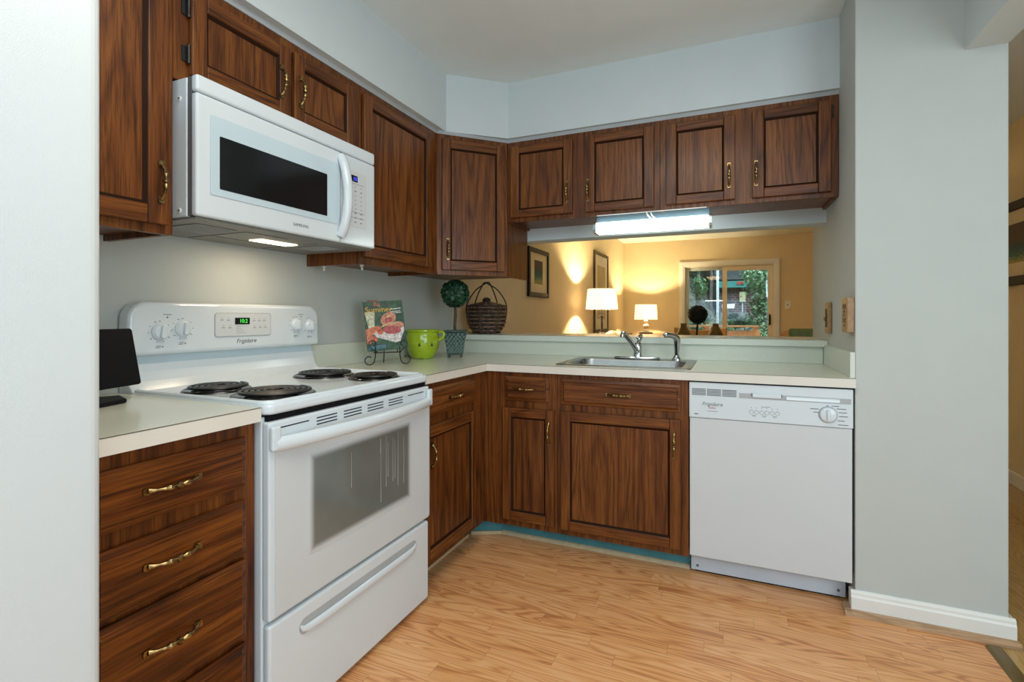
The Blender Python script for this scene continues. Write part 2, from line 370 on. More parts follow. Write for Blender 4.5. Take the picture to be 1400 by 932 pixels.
def text_part(name, s, w, parent, center, mat, rot=(PI / 2, 0, 0), shear=0.0, depth=0.0006):
    """raised lettering w metres wide, centred, in the parent's local frame"""
    cu = bpy.data.curves.new(name, 'FONT'); cu.body = s; cu.size = 0.1; cu.align_x = 'CENTER'; cu.align_y = 'CENTER'; cu.shear = shear
    o = bpy.data.objects.new(name + '_tmp', cu); COL.objects.link(o)
    me = bpy.data.meshes.new_from_object(o.evaluated_get(bpy.context.evaluated_depsgraph_get()))
    bpy.data.objects.remove(o); bpy.data.curves.remove(cu)
    xs = [v.co.x for v in me.vertices]; k = w / (max(xs) - min(xs)); mx = (max(xs) + min(xs)) / 2
    ys = [v.co.y for v in me.vertices]; my = (max(ys) + min(ys)) / 2
    bm = bmesh.new(); bm.from_mesh(me)
    for v in bm.verts: v.co = Vector(((v.co.x - mx) * k, (v.co.y - my) * k, 0))
    r = bmesh.ops.extrude_face_region(bm, geom=bm.faces[:])
    for g in r['geom']:
        if isinstance(g, bmesh.types.BMVert): g.co.z += depth
    bmesh.ops.recalc_face_normals(bm, faces=bm.faces)
    bm.to_mesh(me); bm.free(); me.name = name; me.materials.clear(); me.materials.append(mat)
    for p in me.polygons: p.material_index = 0; p.use_smooth = False
    ob = bpy.data.objects.new(name, me); COL.objects.link(ob); ob.parent = parent
    ob.location = Vector(center) - OFF[parent.name]; ob.rotation_euler = rot; return ob
RZ = PI / 2       # the run on the left wall: local x = world y, local y = -world x

# ================================================================== SETTING
CE = 2.483
struct(MB().box(-0.75, 2.03, -4.0, 0.70, -0.05, 0.0).build('floor', M['floor']), 'light oak laminate strip floor of the kitchen', 'floor')
b = MB().box(2.03, 3.1, -4.0, 0.70, -0.05, -0.002); b.box(-0.75, 3.1, 0.70, 6.80, -0.05, -0.002)
struct(b.build('floor_hall', M['hallfloor']), 'darker golden oak floor beyond the kitchen threshold', 'floor')
struct(MB().box(-0.75, 3.1, -4.0, 6.95, CE, CE + 0.06).build('ceiling', M['ceil']), 'flat pale grey ceiling', 'ceiling')
struct(MB().box(-0.75, -0.61, -4.0, 0.70, 0, CE).build('wall_left', M['paint']), 'pale left kitchen wall behind the range', 'wall')
struct(MB().box(-0.75, -0.61, 0.70, 6.80, 0, CE).build('wall_left_dining', M['cream']), 'left wall of the dining room hung with two framed prints', 'wall')
# half wall and header of the pass-through
struct(MB().box(-0.61, 1.614, 0.615, 0.80, 0, 1.0).build('wall_back', M['paint']), 'half wall under the breakfast ledge', 'wall')
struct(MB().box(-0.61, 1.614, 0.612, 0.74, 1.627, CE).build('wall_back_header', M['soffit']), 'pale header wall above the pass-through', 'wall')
struct(MB().box(1.614, 2.073, 0.0, 1.06, 0, CE).build('wall_right', M['paint'], bevel=0.004), 'broad pale wall pier right of the dishwasher', 'wall')
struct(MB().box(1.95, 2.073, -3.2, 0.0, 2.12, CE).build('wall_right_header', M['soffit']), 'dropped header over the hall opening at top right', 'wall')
struct(MB().box(2.96, 3.1, -1.5, 6.80, 0, CE).build('wall_hall', M['cream']), 'yellow hall wall behind the pier', 'wall')
struct(MB().plate([-0.75, 0.40, 1.88, 3.1], [0, 2.06, CE], lambda x, z: not (0.40 < x < 1.88 and z < 2.06), -6.775, -6.90).xform(Matrix(((1, 0, 0, 0), (0, 0, -1, 0), (0, 1, 0, 0), (0, 0, 0, 1)))).build('wall_far', M['cream']), 'yellow far wall of the dining room around the patio door', 'wall')
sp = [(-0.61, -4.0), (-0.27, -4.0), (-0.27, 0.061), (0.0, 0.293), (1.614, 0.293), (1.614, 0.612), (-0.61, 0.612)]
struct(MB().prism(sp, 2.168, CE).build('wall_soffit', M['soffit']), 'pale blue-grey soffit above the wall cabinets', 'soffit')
tp = [(-0.61, -4.0), (-0.300, -4.0), (-0.300, 0.024), (-0.018, 0.311), (1.614, 0.311), (1.614, 0.612), (-0.61, 0.612)]
struct(MB().prism(tp, 2.146, 2.168).build('trim_1', M['greyw']), 'grey filler strip between cabinet tops and soffit', 'trim')
def base_profile(h, t): return [(0, 0), (-t, 0), (-t, h * 0.72), (-t * 0.75, h * 0.80), (-t * 0.7, h * 0.9), (-t * 0.3, h), (0, h)]
bb = MB().prism(base_profile(0.09, 0.016), 1.598, 2.089, axis=0)
bb.box(1.598, 1.6135, 0.0, 0.03, 0, 0.085); bb.box(2.0735, 2.089, 0.0, 1.06, 0, 0.085)
struct(bb.build('baseboard_right', M['trim']), 'white moulded baseboard round the foot of the pier', 'baseboard')
sh = MB().prism([(-0.016, 0), (-0.040, 0), (-0.038, 0.010), (-0.030, 0.018), (-0.016, 0.020)], 1.575, 2.095, axis=0)
sh.prism([(1.598, 0), (1.575, 0), (1.577, 0.010), (1.584, 0.018), (1.598, 0.020)], -0.038, 0.04, axis=1)
struct(sh.build('trim_2', M['tanwood']), 'tan shoe moulding in front of the pier baseboard', 'trim')
struct(MB().prism([(1.985, 0.0), (2.036, 0.0), (2.026, 0.008), (1.995, 0.008)], -4.0, -0.055, axis=1).build('trim_3', plain('threshold_gold', (0.17, 0.115, 0.035, 1), 0.35, 0.3)), 'dull gold threshold strip between kitchen and hall floors', 'trim')
struct(MB().box(2.944, 2.96, -1.5, 6.77, 0, 0.09).build('baseboard_hall', M['trim'], bevel=0.003), 'white baseboard along the yellow hall wall', 'baseboard')

# patio door in the far wall
pd = bpy.data.objects.new('door_1', None); COL.objects.link(pd); pd.location = (1.14, 6.80, 0); OFF['door_1'] = Vector((1.14, 6.80, 0))
struct(pd, 'white sliding patio door looking out on the garden', 'door')
def frame_mb(x0, x1, z0, z1, t, y0, y1, tb=None):
    tb = t if tb is None else tb
    return MB().box(x0, x0 + t, y0, y1, z0, z1).box(x1 - t, x1, y0, y1, z0, z1).box(x0 + t, x1 - t, y0, y1, z1 - t, z1).box(x0 + t, x1 - t, y0, y1, z0, z0 + tb)
b = MB().box(0.36, 0.45, 6.752, 6.774, 0, 2.01).box(1.83, 1.92, 6.752, 6.774, 0, 2.01).box(0.36, 1.92, 6.752, 6.774, 2.0101, 2.10)
b.box(0.372, 0.425, 6.742, 6.7515, 0, 2.03).box(1.855, 1.908, 6.742, 6.7515, 0, 2.03).box(0.372, 1.908, 6.742, 6.7515, 2.0301, 2.088)
b.build('casing', M['trim'], pd)
frame_mb(0.41, 1.87, 0.0, 2.05, 0.05, 6.776, 6.89, 0.03).build('frame', M['vinyl'], pd, 0.003)
frame_mb(0.46, 1.12, 0.03, 2.0, 0.055, 6.84, 6.875, 0.09).build('fixed_panel', M['alum'], pd, 0.003)
frame_mb(1.055, 1.82, 0.03, 2.0, 0.075, 6.79, 6.825, 0.09).build('sliding_panel', M['vinyl'], pd, 0.003)
MB().box(0.51, 1.07, 6.855, 6.860, 0.11, 1.955).build('glass_pane', M['glass'], pd)
MB().box(1.125, 1.75, 6.805, 6.810, 0.11, 1.93).build('glass_pane', M['glass'], pd)
MB().tube([(1.775, 6.79, 1.02), (1.775, 6.765, 1.03), (1.775, 6.76, 1.10), (1.775, 6.765, 1.17), (1.775, 6.79, 1.18)], 0.013, 8).build('door_handle', M['blackm'], pd)

# ================================================================== CABINETS
def pull(parent, cx, cz, y, L=0.105, vertical=True):
    """antique brass bow pull with beads; y is the face it stands on, it points to -y"""
    n = 33; path = []; rad = []
    for i in range(n):
        t = i / (n - 1); a = (t - 0.5) * L * 0.86
        d = 0.005 + 0.019 * (1 - abs(2 * t - 1) ** 3.0)
        u = abs(2 * t - 1)
        if u < 0.09: r = 0.0082
        elif u < 0.15: r = 0.0040
        elif u < 0.50: r = 0.0040 + 0.0036 * math.sin(PI * (u - 0.15) / 0.42)
        elif u < 0.80: r = 0.0046 - 0.0010 * (u - 0.50) / 0.3
        else: r = 0.0036 + 0.0034 * (u - 0.80) / 0.20
        path.append((cx, y - d, cz + a) if vertical else (cx + a, y - d, cz)); rad.append(r)
    b = MB().tube(path, rad, 10)
    for sgn in (-1, 1):
        e = sgn * L * 0.46
        if vertical: b.prism(rrect(cx - 0.0075, cx + 0.0075, cz + e - 0.009, cz + e + 0.009, 0.004, 3), y, y - 0.006, axis=1)
        else: b.prism(rrect(cx + e - 0.009, cx + e + 0.009, cz - 0.0075, cz + 0.0075, 0.004, 3), y, y - 0.006, axis=1)
    return b.build('handle', M['brass'], parent)

def door(parent, x0, x1, z0, z1, yf, wv, wh, st=0.05, rt=0.05, handle=None, hinges=None, th=0.02, name='door'):
    """framed door with a recessed flat panel; yf = y of the face frame, door stands proud by th"""
    yo = yf - th; c = 0.006
    b = MB()
    b.box(x0, x0 + st, yo, yf - 0.001, z0, z1, 0).box(x1 - st, x1, yo, yf - 0.001, z0, z1, 0)
    b.box(x0 + st + 0.0004, x1 - st - 0.0004, yo, yf - 0.001, z0, z0 + rt, 1).box(x0 + st + 0.0004, x1 - st - 0.0004, yo, yf - 0.001, z1 - rt, z1, 1)
    d = b.build(name, [wv, wh], parent, 0.0035, 3)
    # inner bead and the panel
    p = MB(); i0, i1, k0, k1 = x0 + st, x1 - st, z0 + rt, z1 - rt; w = 0.009; y2 = yo + 0.004; y3 = yo + 0.010
    V = [(i0, y2, k0), (i1, y2, k0), (i1, y2, k1), (i0, y2, k1), (i0 + w, y3, k0 + w), (i1 - w, y3, k0 + w), (i1 - w, y3, k1 - w), (i0 + w, y3, k1 - w)]
    p.add(V, [(0, 1, 5, 4), (1, 2, 6, 5), (2, 3, 7, 6), (3, 0, 4, 7)], 1)
    V2 = [(a, y3 + 0.0015, b_) for a, _, b_ in V[4:]]
    p.add(V[4:] + V2, [(0, 1, 5, 4), (1, 2, 6, 5), (2, 3, 7, 6), (3, 0, 4, 7)], 2)
    p.box(i0 + w - 0.001, i1 - w + 0.001, y3 + 0.0015, yf - 0.002, k0 + w - 0.001, k1 - w + 0.001, 0)
    p.build('door_panel', [wv, M['wdark'], M['wdark']], d)
    if handle: pull(d, handle[0], handle[1], yo, handle[2] if len(handle) > 2 else 0.108)
    for hz in hinges or ():
        hx = hz[0]; hb = MB().lathe([(0.0001, -0.028), (0.0045, -0.028), (0.0055, -0.022), (0.0045, -0.016), (0.0045, 0.016), (0.0055, 0.022), (0.0045, 0.028), (0.0001, 0.028)], (hx, yf - 0.010, hz[1]), 10)
        hb.box(hx - 0.016, hx, yf - 0.004, yf - 0.0005, hz[1] - 0.022, hz[1] + 0.022)
        hb.build('hinge', M['blackiron'], d)
    return d
def drawer(parent, x0, x1, z0, z1, yf, wh, hz=None, hx=None, th=0.02, L=0.108):
    yo = yf - th; e = 0.017
    b = MB(); V = []
    for (y, k) in ((yf - 0.001, 0.0), (yf - th * 0.45, 0.0), (yf - th * 0.6, e * 0.75), (yo, e)):
        V += [(x0 + k, y, z0 + k), (x1 - k, y, z0 + k), (x1 - k, y, z1 - k), (x0 + k, y, z1 - k)]
    F = [(0, 1, 2, 3), (12, 13, 14, 15)]
    for r in range(3):
        for k in range(4): F.append((r * 4 + k, r * 4 + (k + 1) % 4, r * 4 + 4 + (k + 1) % 4, r * 4 + 4 + k))
    b.add(V, F)
    d = b.build('drawer', wh, parent, 0.0015, 2)
    pull(d, (x0 + x1) / 2 if hx is None else hx, (z0 + z1) / 2 if hz is None else hz, yo, L, False)
    return d
def carcass(parent, x0, x1, y0, y1, z0, z1, wv, wh, rec=0.018, kick=None):
    """cabinet box with a face frame; the underside is set up a little"""
    b = MB(); t = 0.016; yb = y0 + 0.019
    b.box(x0, x0 + t, yb, y1, z0, z1).box(x1 - t, x1, yb, y1, z0, z1).box(x0 + t, x1 - t, yb, y1, z1 - t, z1).box(x0 + t, x1 - t, y1 - 0.006, y1, z0 + rec, z1 - t)
    b.box(x0 + t, x1 - t, yb, y1 - 0.006, z0 + rec, z0 + rec + 0.012)
    b.build('body', wv, parent)
    return b
def face(parent, x0, x1, y0, z0, z1, opens, wv, wh, th=0.019):
    xs = sorted({x0, x1} | {v for o in opens for v in o[:2]}); zs = sorted({z0, z1} | {v for o in opens for v in o[2:]})
    inc = lambda x, z: not any(o[0] < x < o[1] and o[2] < z < o[3] for o in opens)
    m = MB().plate(xs, zs, inc, -y0, -(y0 + th)).xform(Matrix(((1, 0, 0, 0), (0, 0, -1, 0), (0, 1, 0, 0), (0, 0, 0, 1))))
    return m.build('face_frame', wv, parent, 0.0012, 1)

UT = 2.146
# --- wall cabinets, left run (local x = world y, face at local y = 0.305)
t = thing('wall_cabinet', 'tall dark oak wall cabinet cut off by the refrigerator, left of the microwave', 'cabinet', (-1.555, 0.455, 1.384), RZ)
carcass(t, -1.742, -1.365, 0.305, 0.609, 1.384, UT, M['wv'], M['wh'])
face(t, -1.742, -1.365, 0.305, 1.384, UT, [(-1.70, -1.41, 1.43, 2.10)], M['wv'], M['wh'])
door(t, -1.735, -1.386, 1.408, 2.118, 0.305, M['wv'], M['wh'], 0.055, 0.05, (-1.410, 1.524))
t = thing('wall_cabinet', 'short dark oak wall cabinet with two doors directly above the white microwave', 'cabinet', (-0.972, 0.455, 1.837), RZ)
carcass(t, -1.364, -0.588, 0.305, 0.609, 1.837, UT, M['wv'], M['wh'])
face(t, -1.364, -0.588, 0.305, 1.837, UT, [(-1.30, -0.99, 1.89, 2.10), (-0.93, -0.66, 1.89, 2.10)], M['wv'], M['wh'])
door(t, -1.322, -0.968, 1.860, 2.112, 0.305, M['wv'], M['wh'], 0.046, 0.046, (-1.010, 1.976), [(-1.326, 1.92), (-1.326, 2.055)])
door(t, -0.951, -0.637, 1.860, 2.112, 0.305, M['wv'], M['wh'], 0.046, 0.046, (-0.926, 1.973))
t = thing('wall_cabinet', 'dark oak wall cabinet with one glossy door between microwave and corner cabinet', 'cabinet', (-0.29, 0.455, 1.380), RZ)
carcass(t, -0.587, 0.010, 0.305, 0.609, 1.380, UT, M['wv'], M['wh'])
face(t, -0.587, 0.010, 0.305, 1.380, UT, [(-0.54, -0.09, 1.44, 2.09)], M['wv'], M['wh'])
door(t, -0.578, -0.052, 1.412, 2.118, 0.305, M['wv'], M['wh'], 0.052, 0.05, (-0.553, 1.523))
# --- corner wall cabinet (face turned 45 degrees)
mid = (-0.1565, 0.1585)
t = thing('corner_wall_cabinet', 'dark oak corner wall cabinet with a single diagonal door', 'cabinet', (mid[0], mid[1], 1.380), PI / 4, ref=(0, 0, 1.380))
iR = Matrix.Rotation(-PI / 4, 3, 'Z')
def to45(p): q = iR @ Vector((p[0] - mid[0], p[1] - mid[1], 0)); return (q.x, q.y)
poly = [to45(p) for p in ((-0.609, 0.0125), (-0.3005, 0.0125), (-0.0115, 0.3045), (-0.0115, 0.609), (-0.609, 0.609))]
b = MB().prism(poly, 1.398, UT); b2 = [to45(p) for p in ((-0.0115, 0.310), (-0.0115, 0.609), (-0.0275, 0.609), (-0.0275, 0.310))]
b.prism(b2, 1.380, 1.398); b.build('body', M['wv'], t)
face(t, -0.203, 0.203, -0.004, 1.380, UT, [(-0.15, 0.15, 1.44, 2.09)], M['wv'], M['wh'], 0.012)
door(t, -0.178, 0.181, 1.406, 2.119, -0.004, M['wv'], M['wh'], 0.046, 0.05, (-0.149, 1.518))
# --- wall cabinets over the pass-through
for (a, c, d1, d2, lab) in ((0.0, 0.838, (0.016, 0.380), (0.452, 0.810), 'dark oak two-door wall cabinet over the pass-through, next to the corner cabinet'),
                           (0.838, 1.612, (0.869, 1.188), (1.261, 1.582), 'dark oak two-door wall cabinet over the pass-through, against the right wall')):
    t = thing('wall_cabinet', lab, 'cabinet', ((a + c) / 2, 0.455, 1.690))
    a += 0.0005 if a > 0.1 else -0.010; c -= 0.0005
    carcass(t, a, c, 0.305, 0.611, 1.690, UT, M['wv'], M['wh'], 0.012)
    face(t, a, c, 0.305, 1.690, UT, [(d1[0] + .03, d1[1] - .03, 1.74, 2.09), (d2[0] + .03, d2[1] - .03, 1.74, 2.09)], M['wv'], M['wh'])
    door(t, d1[0], d1[1], 1.713, 2.116, 0.305, M['wv'], M['wh'], 0.05, 0.042, (d1[1] - 0.027, 1.826, 0.112))
    door(t, d2[0], d2[1], 1.711, 2.118, 0.305, M['wv'], M['wh'], 0.05, 0.042, (d2[0] + 0.017, 1.823, 0.112), [(d2[1] + 0.004, 2.07)] if a > 0.1 else None)
# --- base cabinets
t = thing('drawer_base_cabinet', 'dark red-brown base cabinet with a stack of four drawers under the left counter', 'cabinet', (-1.53, 0.30, 0.0), RZ)
carcass(t, -1.735, -1.346, 0.0, 0.60, 0.10, 0.875, M['rv'], M['rh'])
face(t, -1.735, -1.346, 0.0, 0.10, 0.875, [(-1.69, -1.40, .34, .52), (-1.69, -1.40, .55, .665), (-1.69, -1.40, .73, .83)], M['rv'], M['rh'])
for z0, z1, hz in ((0.715, 0.842, 0.781), (0.540, 0.681, 0.620), (0.328, 0.528, 0.437), (0.120, 0.312, 0.225)):
    drawer(t, -1.722, -1.379, z0, z1, 0.0, M['rh'], hz, -1.568, L=0.118)
MB().box(-1.735, -1.346, 0.06, 0.075, 0.0, 0.10).build('toe_kick', M['teal'], t)
t = thing('base_cabinet', 'dark oak base cabinet with drawer and door between range and corner', 'cabinet', (-0.29, 0.30, 0.0), RZ)
carcass(t, -0.578, -0.002, 0.0, 0.60, 0.10, 0.875, M['wv'], M['wh'])
face(t, -0.578, -0.002, 0.0, 0.10, 0.875, [(-.50, -.17, .20, .66), (-.50, -.17, .75, .83)], M['wv'], M['wh'])
drawer(t, -0.570, -0.129, 0.733, 0.852, 0.0, M['wh'], 0.795, -0.335)
door(t, -0.570, -0.139, 0.135, 0.694, 0.0, M['wv'], M['wh'], 0.036, 0.045, (-0.528, 0.574, 0.10))
b = MB().box(-0.578, -0.03, 0.112, 0.124, 0.0, 0.10, 0); b.build('toe_kick', M['teal'], t)
MB().prism([(0.1115, 0), (0.096, 0), (0.097, 0.010), (0.103, 0.016), (0.1115, 0.018)], -0.575, 0.0, axis=0).build('quarter_round', M['quarter'], t)
t = thing('base_cabinet', 'narrow dark oak base cabinet with one drawer and door in the corner', 'cabinet', (0.20, 0.30, 0.0))
carcass(t, 0.0, 0.393, 0.0, 0.60, 0.10, 0.875, M['wv'], M['wh'])
face(t, 0.0, 0.393, 0.0, 0.10, 0.875, [(.14, .33, .20, .66), (.15, .33, .75, .83)], M['wv'], M['wh'])
MB().box(0.0, 0.098, -0.006, -0.0005, 0.10, 0.874).build('filler_strip', M['wv'], t, 0.001)
drawer(t, 0.120, 0.352, 0.732, 0.853, 0.0, M['wh'], 0.794, 0.228)
door(t, 0.108, 0.382, 0.134, 0.696, 0.0, M['wv'], M['wh'], 0.045, 0.045, (0.357, 0.586, 0.112))
MB().box(0.05, 0.393, 0.112, 0.124, 0.0, 0.10).build('toe_kick', M['teal'], t)
t = thing('sink_base_cabinet', 'wide dark oak base cabinet with broad drawer front and door below the sink', 'cabinet', (0.695, 0.30, 0.0))
b = MB(); b.box(0.394, 0.410, 0.019, 0.60, 0.10, 0.875).box(0.982, 0.998, 0.019, 0.60, 0.10, 0.875).box(0.41, 0.982, 0.594, 0.60, 0.1, 0.875).box(0.41, 0.982, 0.02, 0.594, 0.112, 0.124)
b.build('body', M['wv'], t)
face(t, 0.394, 0.998, 0.0, 0.10, 0.875, [(.46, .92, .20, .66), (.46, .92, .75, .83)], M['wv'], M['wh'])
drawer(t, 0.415, 0.966, 0.732, 0.853, 0.0, M['wh'], 0.792, 0.694)
door(t, 0.415, 0.966, 0.130, 0.698, 0.0, M['wv'], M['wh'], 0.046, 0.045, (0.940, 0.590, 0.112))
MB().box(0.394, 0.998, 0.112, 0.124, 0.0, 0.10).build('toe_kick', M['teal'], t)
b = MB().prism([(0.1115, 0), (0.095, 0), (0.096, 0.010), (0.102, 0.016), (0.1115, 0.018)], 0.05, 0.997, axis=0)
struct(b.build('trim_4', M['quarter']), 'cream quarter round along the foot of the teal toe kick', 'trim')
b = MB().prism([(0.049, 0.124), (0.049, 0.111), (-0.111, 0.033), (-0.111, 0.046)], 0.0, 0.099)
struct(b.build('trim_5', M['teal']), 'short teal kick board angled across the cabinet corner', 'trim')
b = MB().prism([(0.049, 0.095), (0.049, 0.1105), (-0.095, 0.040), (-0.095, 0.025)], 0.0, 0.016)
struct(b.build('trim_6', M['quarter']), 'short cream quarter round below the angled kick board', 'trim')

# --- counters
t = thing('countertop', 'L-shaped cream laminate worktop around the sink', 'countertop', (0.5, 0.3, 0.876))
xs = [-0.609, 0.022, 0.375, 0.990, 1.612]; ys = [-0.579, -0.022, 0.062, 0.505, 0.612]
inc = lambda x, y: (x < 0.022 or y > -0.022) and not (0.375 < x < 0.990 and 0.062 < y < 0.505)
MB().plate(xs, ys, inc, 0.876, 0.9135).build('surface', M['lam'], t)
b = MB().box(0.0225, 0.0255, -0.579, -0.0255, 0.876, 0.9115).box(0.0225, 1.612, -0.0255, -0.0225, 0.876, 0.9115); b.build('edge_strip', M['lamedge'], t)
b = MB().box(0.022, 0.0262, -0.579, -0.0262, 0.9116, 0.9129).box(0.022, 1.612, -0.0262, -0.022, 0.9116, 0.9129); b.build('edge_seam', M['seam'], t)
t = thing('countertop', 'short cream laminate worktop over the four drawers, left of the range', 'countertop', (-1.53, 0.30, 0.876), RZ)
MB().box(-1.735, -1.3465, -0.022, 0.609, 0.876, 0.9135).build('surface', M['lam'], t)
MB().box(-1.735, -1.3465, -0.0255, -0.0225, 0.876, 0.9115).build('edge_strip', M['lamedge'], t)
MB().box(-1.735, -1.3465, -0.0262, -0.022, 0.9116, 0.9129).build('edge_seam', M['seam'], t)
struct(MB().box(-0.609, -0.593, -0.575, 0.596, 0.914, 1.021).build('trim_7', M['lamsplash'], bevel=0.001), 'low cream laminate backsplash on the left wall', 'backsplash')
struct(MB().box(-0.609, 1.5965, 0.598, 0.6145, 0.914, 1.0).build('trim_8', M['lamsplash'], bevel=0.001), 'low pale laminate backsplash behind the sink', 'backsplash')
b = MB().box(1.598, 1.6135, 0.004, 0.597, 0.914, 1.012); b.box(1.5975, 1.6135, 0.0, 0.004, 0.914, 1.013)
struct(b.build('trim_9', M['lamsplash']), 'low cream laminate backsplash return on the right wall', 'backsplash')
t = thing('breakfast_ledge', 'pale laminate breakfast ledge on the half wall behind the sink', 'ledge', (0.5, 0.79, 1.0))
MB().box(-0.609, 1.6125, 0.578, 1.0, 1.001, 1.0355).build('surface', M['lam'], t)
MB().box(-0.609, 1.6125, 0.5745, 0.5775, 1.001, 1.0335).build('edge_strip', M['lamsplash'], t)
MB().box(-0.609, 1.6125, 0.5738, 0.578, 1.0336, 1.0348).build('edge_seam', M['seam'], t)
# --- refrigerator at the left edge
t = thing('refrigerator', 'tall white refrigerator at the left edge of the picture', 'refrigerator', (-2.18, 0.25, 0.0), RZ)
MB().box(-2.66, -1.738, 0.0, 0.58, 0.02, 1.80).build("body", M["fridge"], t, 0.01)
for nm, a, c in (('door', -2.20, -1.7345), ('door', -2.66, -2.205)):
    MB().box(a, c, -0.090, -0.004, 0.06, 1.79).build(nm, M["fridge"], t, 0.022, 5)

# ================================================================== RANGE (local x = world y, local y = -world x)
t = thing('range', 'white electric coil range with oven between the counters', 'stove', (-0.962, 0.28, 0.0), RZ)
X0, X1 = -1.3435, -0.5805; XC = (X0 + X1) / 2
b = MB().box(X0 + 0.003, X1 - 0.003, -0.018, 0.60, 0.012, 0.884); b.box(X0 + 0.04, X1 - 0.04, -0.0, 0.5, 0.0, 0.012)
b.build('body', M['white'], t, 0.004)
# cooktop: slab with a raised rolled rim
b = MB().prism(rrect(X0, X1, -0.044, 0.565, 0.03), 0.890, 0.9185)
b.build('cooktop', M['white'], t, 0.009, 4)
ring = [(p[0], p[1], 0.9185) for p in rrect(X0 + 0.012, X1 - 0.012, -0.030, 0.555, 0.035)]
MB().tube(ring, 0.0085, 10, closed=True).build('cooktop_rim', M['white'], t)
MB().box(X0 + 0.012, X1 - 0.012, -0.030, -0.019, 0.872, 0.890).build('shadow_gap', M['blackm'], t)
for (lx, ly, r) in ((-1.208, 0.089, 0.102), (-1.208, 0.338, 0.086), (-0.782, 0.314, 0.100), (-0.767, 0.080, 0.083)):
    n = 4 if r < 0.09 else 5; path = []; N = 44 * n
    for i in range(N + 1):
        u = i / N; rr = r * (0.20 + 0.78 * u); a = 2 * PI * n * u
        path.append((lx + rr * math.cos(a), ly + rr * math.sin(a), 0.9325))
    c = MB().tube(path, 0.0062, 8, flat=0.75); c.box(lx - 0.003, lx + 0.003, ly - r * .95, ly + r * .95, 0.922, 0.927)
    c.box(lx - r * .95, lx + r * .95, ly - 0.003, ly + 0.003, 0.922, 0.927)
    co = c.build('burner', M['coil'], t)
    MB().lathe([(0.001, 0.9195), (r * 0.8, 0.9195), (r * 1.0, 0.922), (r * 1.08, 0.9255), (r * 1.12, 0.9235), (r * 1.14, 0.9188), (0.001, 0.9187)], (lx, ly, 0), 40).build('drip_pan', M['pan'], co)
# backguard
b = MB().prism([(0.606, 0.90), (0.520, 0.90), (0.538, 0.922), (0.560, 0.945), (0.570, 0.975), (0.574, 1.000), (0.606, 1.000)], X0 + 0.002, X1 - 0.002, axis=0, sm=False)
b.build('backguard', M['white'], t, 0.004, 2)
MB().box(X0 + 0.008, X1 - 0.008, 0.580, 0.604, 1.0, 1.0275).build('backguard_recess', M['whiteblue'], t)
cons = MB(); prof = rrect(X0 - 0.004, X1 + 0.004, 1.0275, 1.200, 0.02)
# console: rounded top corners, face leaning back slightly
pts = []
for k in range(9): a = PI / 2 * k / 8; pts.append((X1 + 0.002 - 0.055 + 0.055 * math.cos(a), 1.200 - 0.055 + 0.055 * math.sin(a)))
for k in range(9): a = PI / 2 + PI / 2 * k / 8; pts.append((X0 - 0.002 + 0.055 + 0.055 * math.cos(a), 1.200 - 0.055 + 0.055 * math.sin(a)))
pts += [(X0 - 0.006, 1.0275), (X1 + 0.006, 1.0275)]
cons.prism(pts, 0.545, 0.606, axis=1)
cons.build('control_console', M['white'], t, 0.014, 5)
FY = 0.545
def disc(mb, cx, cz, r, y0, y1, mi=0): mb.prism([(cx + r * math.cos(2 * PI * k / 28), cz + r * math.sin(2 * PI * k / 28)) for k in range(28)], y0, y1, axis=1, mi=mi)
for i, (kx, kz) in enumerate(((-1.256, 1.103), (-1.183, 1.111), (-0.707, 1.118), (-0.633, 1.113))):
    k = MB().lathe([(0.001, 0.001), (0.0265, 0.001), (0.0270, 0.006), (0.0225, 0.010), (0.0205, 0.014), (0.001, 0.0145)], (kx, FY, kz), 28, axis=1)
    g = MB(); g.prism(rrect(-0.0065, 0.0065, -0.0205, 0.0205, 0.005, 4), 0, -0.013, axis=1)
    g.xform(Matrix.Translation((kx, FY - 0.0135, kz)) @ Matrix.Rotation(0.15 if i < 2 else 0.0, 4, 'Y'))
    k.v, base = k.v, len(k.v); k.add(g.v, g.f); k.build('knob', M['white'], t, 0.0012)
# print round the knobs
for (kx, kz) in ((-1.256, 1.103), (-1.183, 1.111), (-0.707, 1.118), (-0.633, 1.113)):
    pm = MB()
    for k in range(10):
        a = PI / 2 - 0.62 * k - 0.3 * (k > 0)
        w = 0.0035 if k % 3 else 0.006
        px, pz = kx + 0.0345 * math.cos(a), kz + 0.0345 * math.sin(a)
        pm.box(px - w / 2, px + w / 2, FY - 0.0006, FY, pz - 0.0011, pz + 0.0011)
    pm.box(kx - 0.011, kx + 0.004, FY - 0.0006, FY, kz - 0.0475, kz - 0.0455); pm.box(kx - 0.013, kx + 0.002, FY - 0.0006, FY, kz - 0.0525, kz - 0.0505)
    disc(pm, kx + 0.009, kz - 0.0495, 0.0024, FY - 0.0006, FY)
    pm.build('dial_print', M['mark'], t)
for (kx, kz) in ((-1.232, 1.150), (-0.681, 1.152)):
    pm = MB(); disc(pm, kx, kz, 0.0028, FY - 0.0008, FY); pm.box(kx - 0.013, kx + 0.013, FY - 0.0006, FY, kz + 0.008, kz + 0.010)
    pm.build('indicator_print', M['mark'], t)
for lx, z in ((-1.256, 1.061),):
    pass
pl = MB().prism(rrect(-1.068, -0.836, 1.080, 1.164, 0.010), FY + 0.001, FY - 0.0025, axis=1); cp = pl.build('control_panel', M['whitem'], t, 0.001)
MB().tube([(p[0], FY - 0.001, p[1]) for p in rrect(-1.069, -0.835, 1.079, 1.165, 0.010)], 0.0016, 6, closed=True).build('panel_groove', M['greyw'], cp)
ds = MB().box(-0.992, -0.931, FY - 0.0042, FY - 0.002, 1.123, 1.148).build('display', M['black'], cp)
text_part('digits', '10:2', 0.030, ds, (-0.956, FY - 0.0043, 1.136), M['green_led'])
bt = MB()
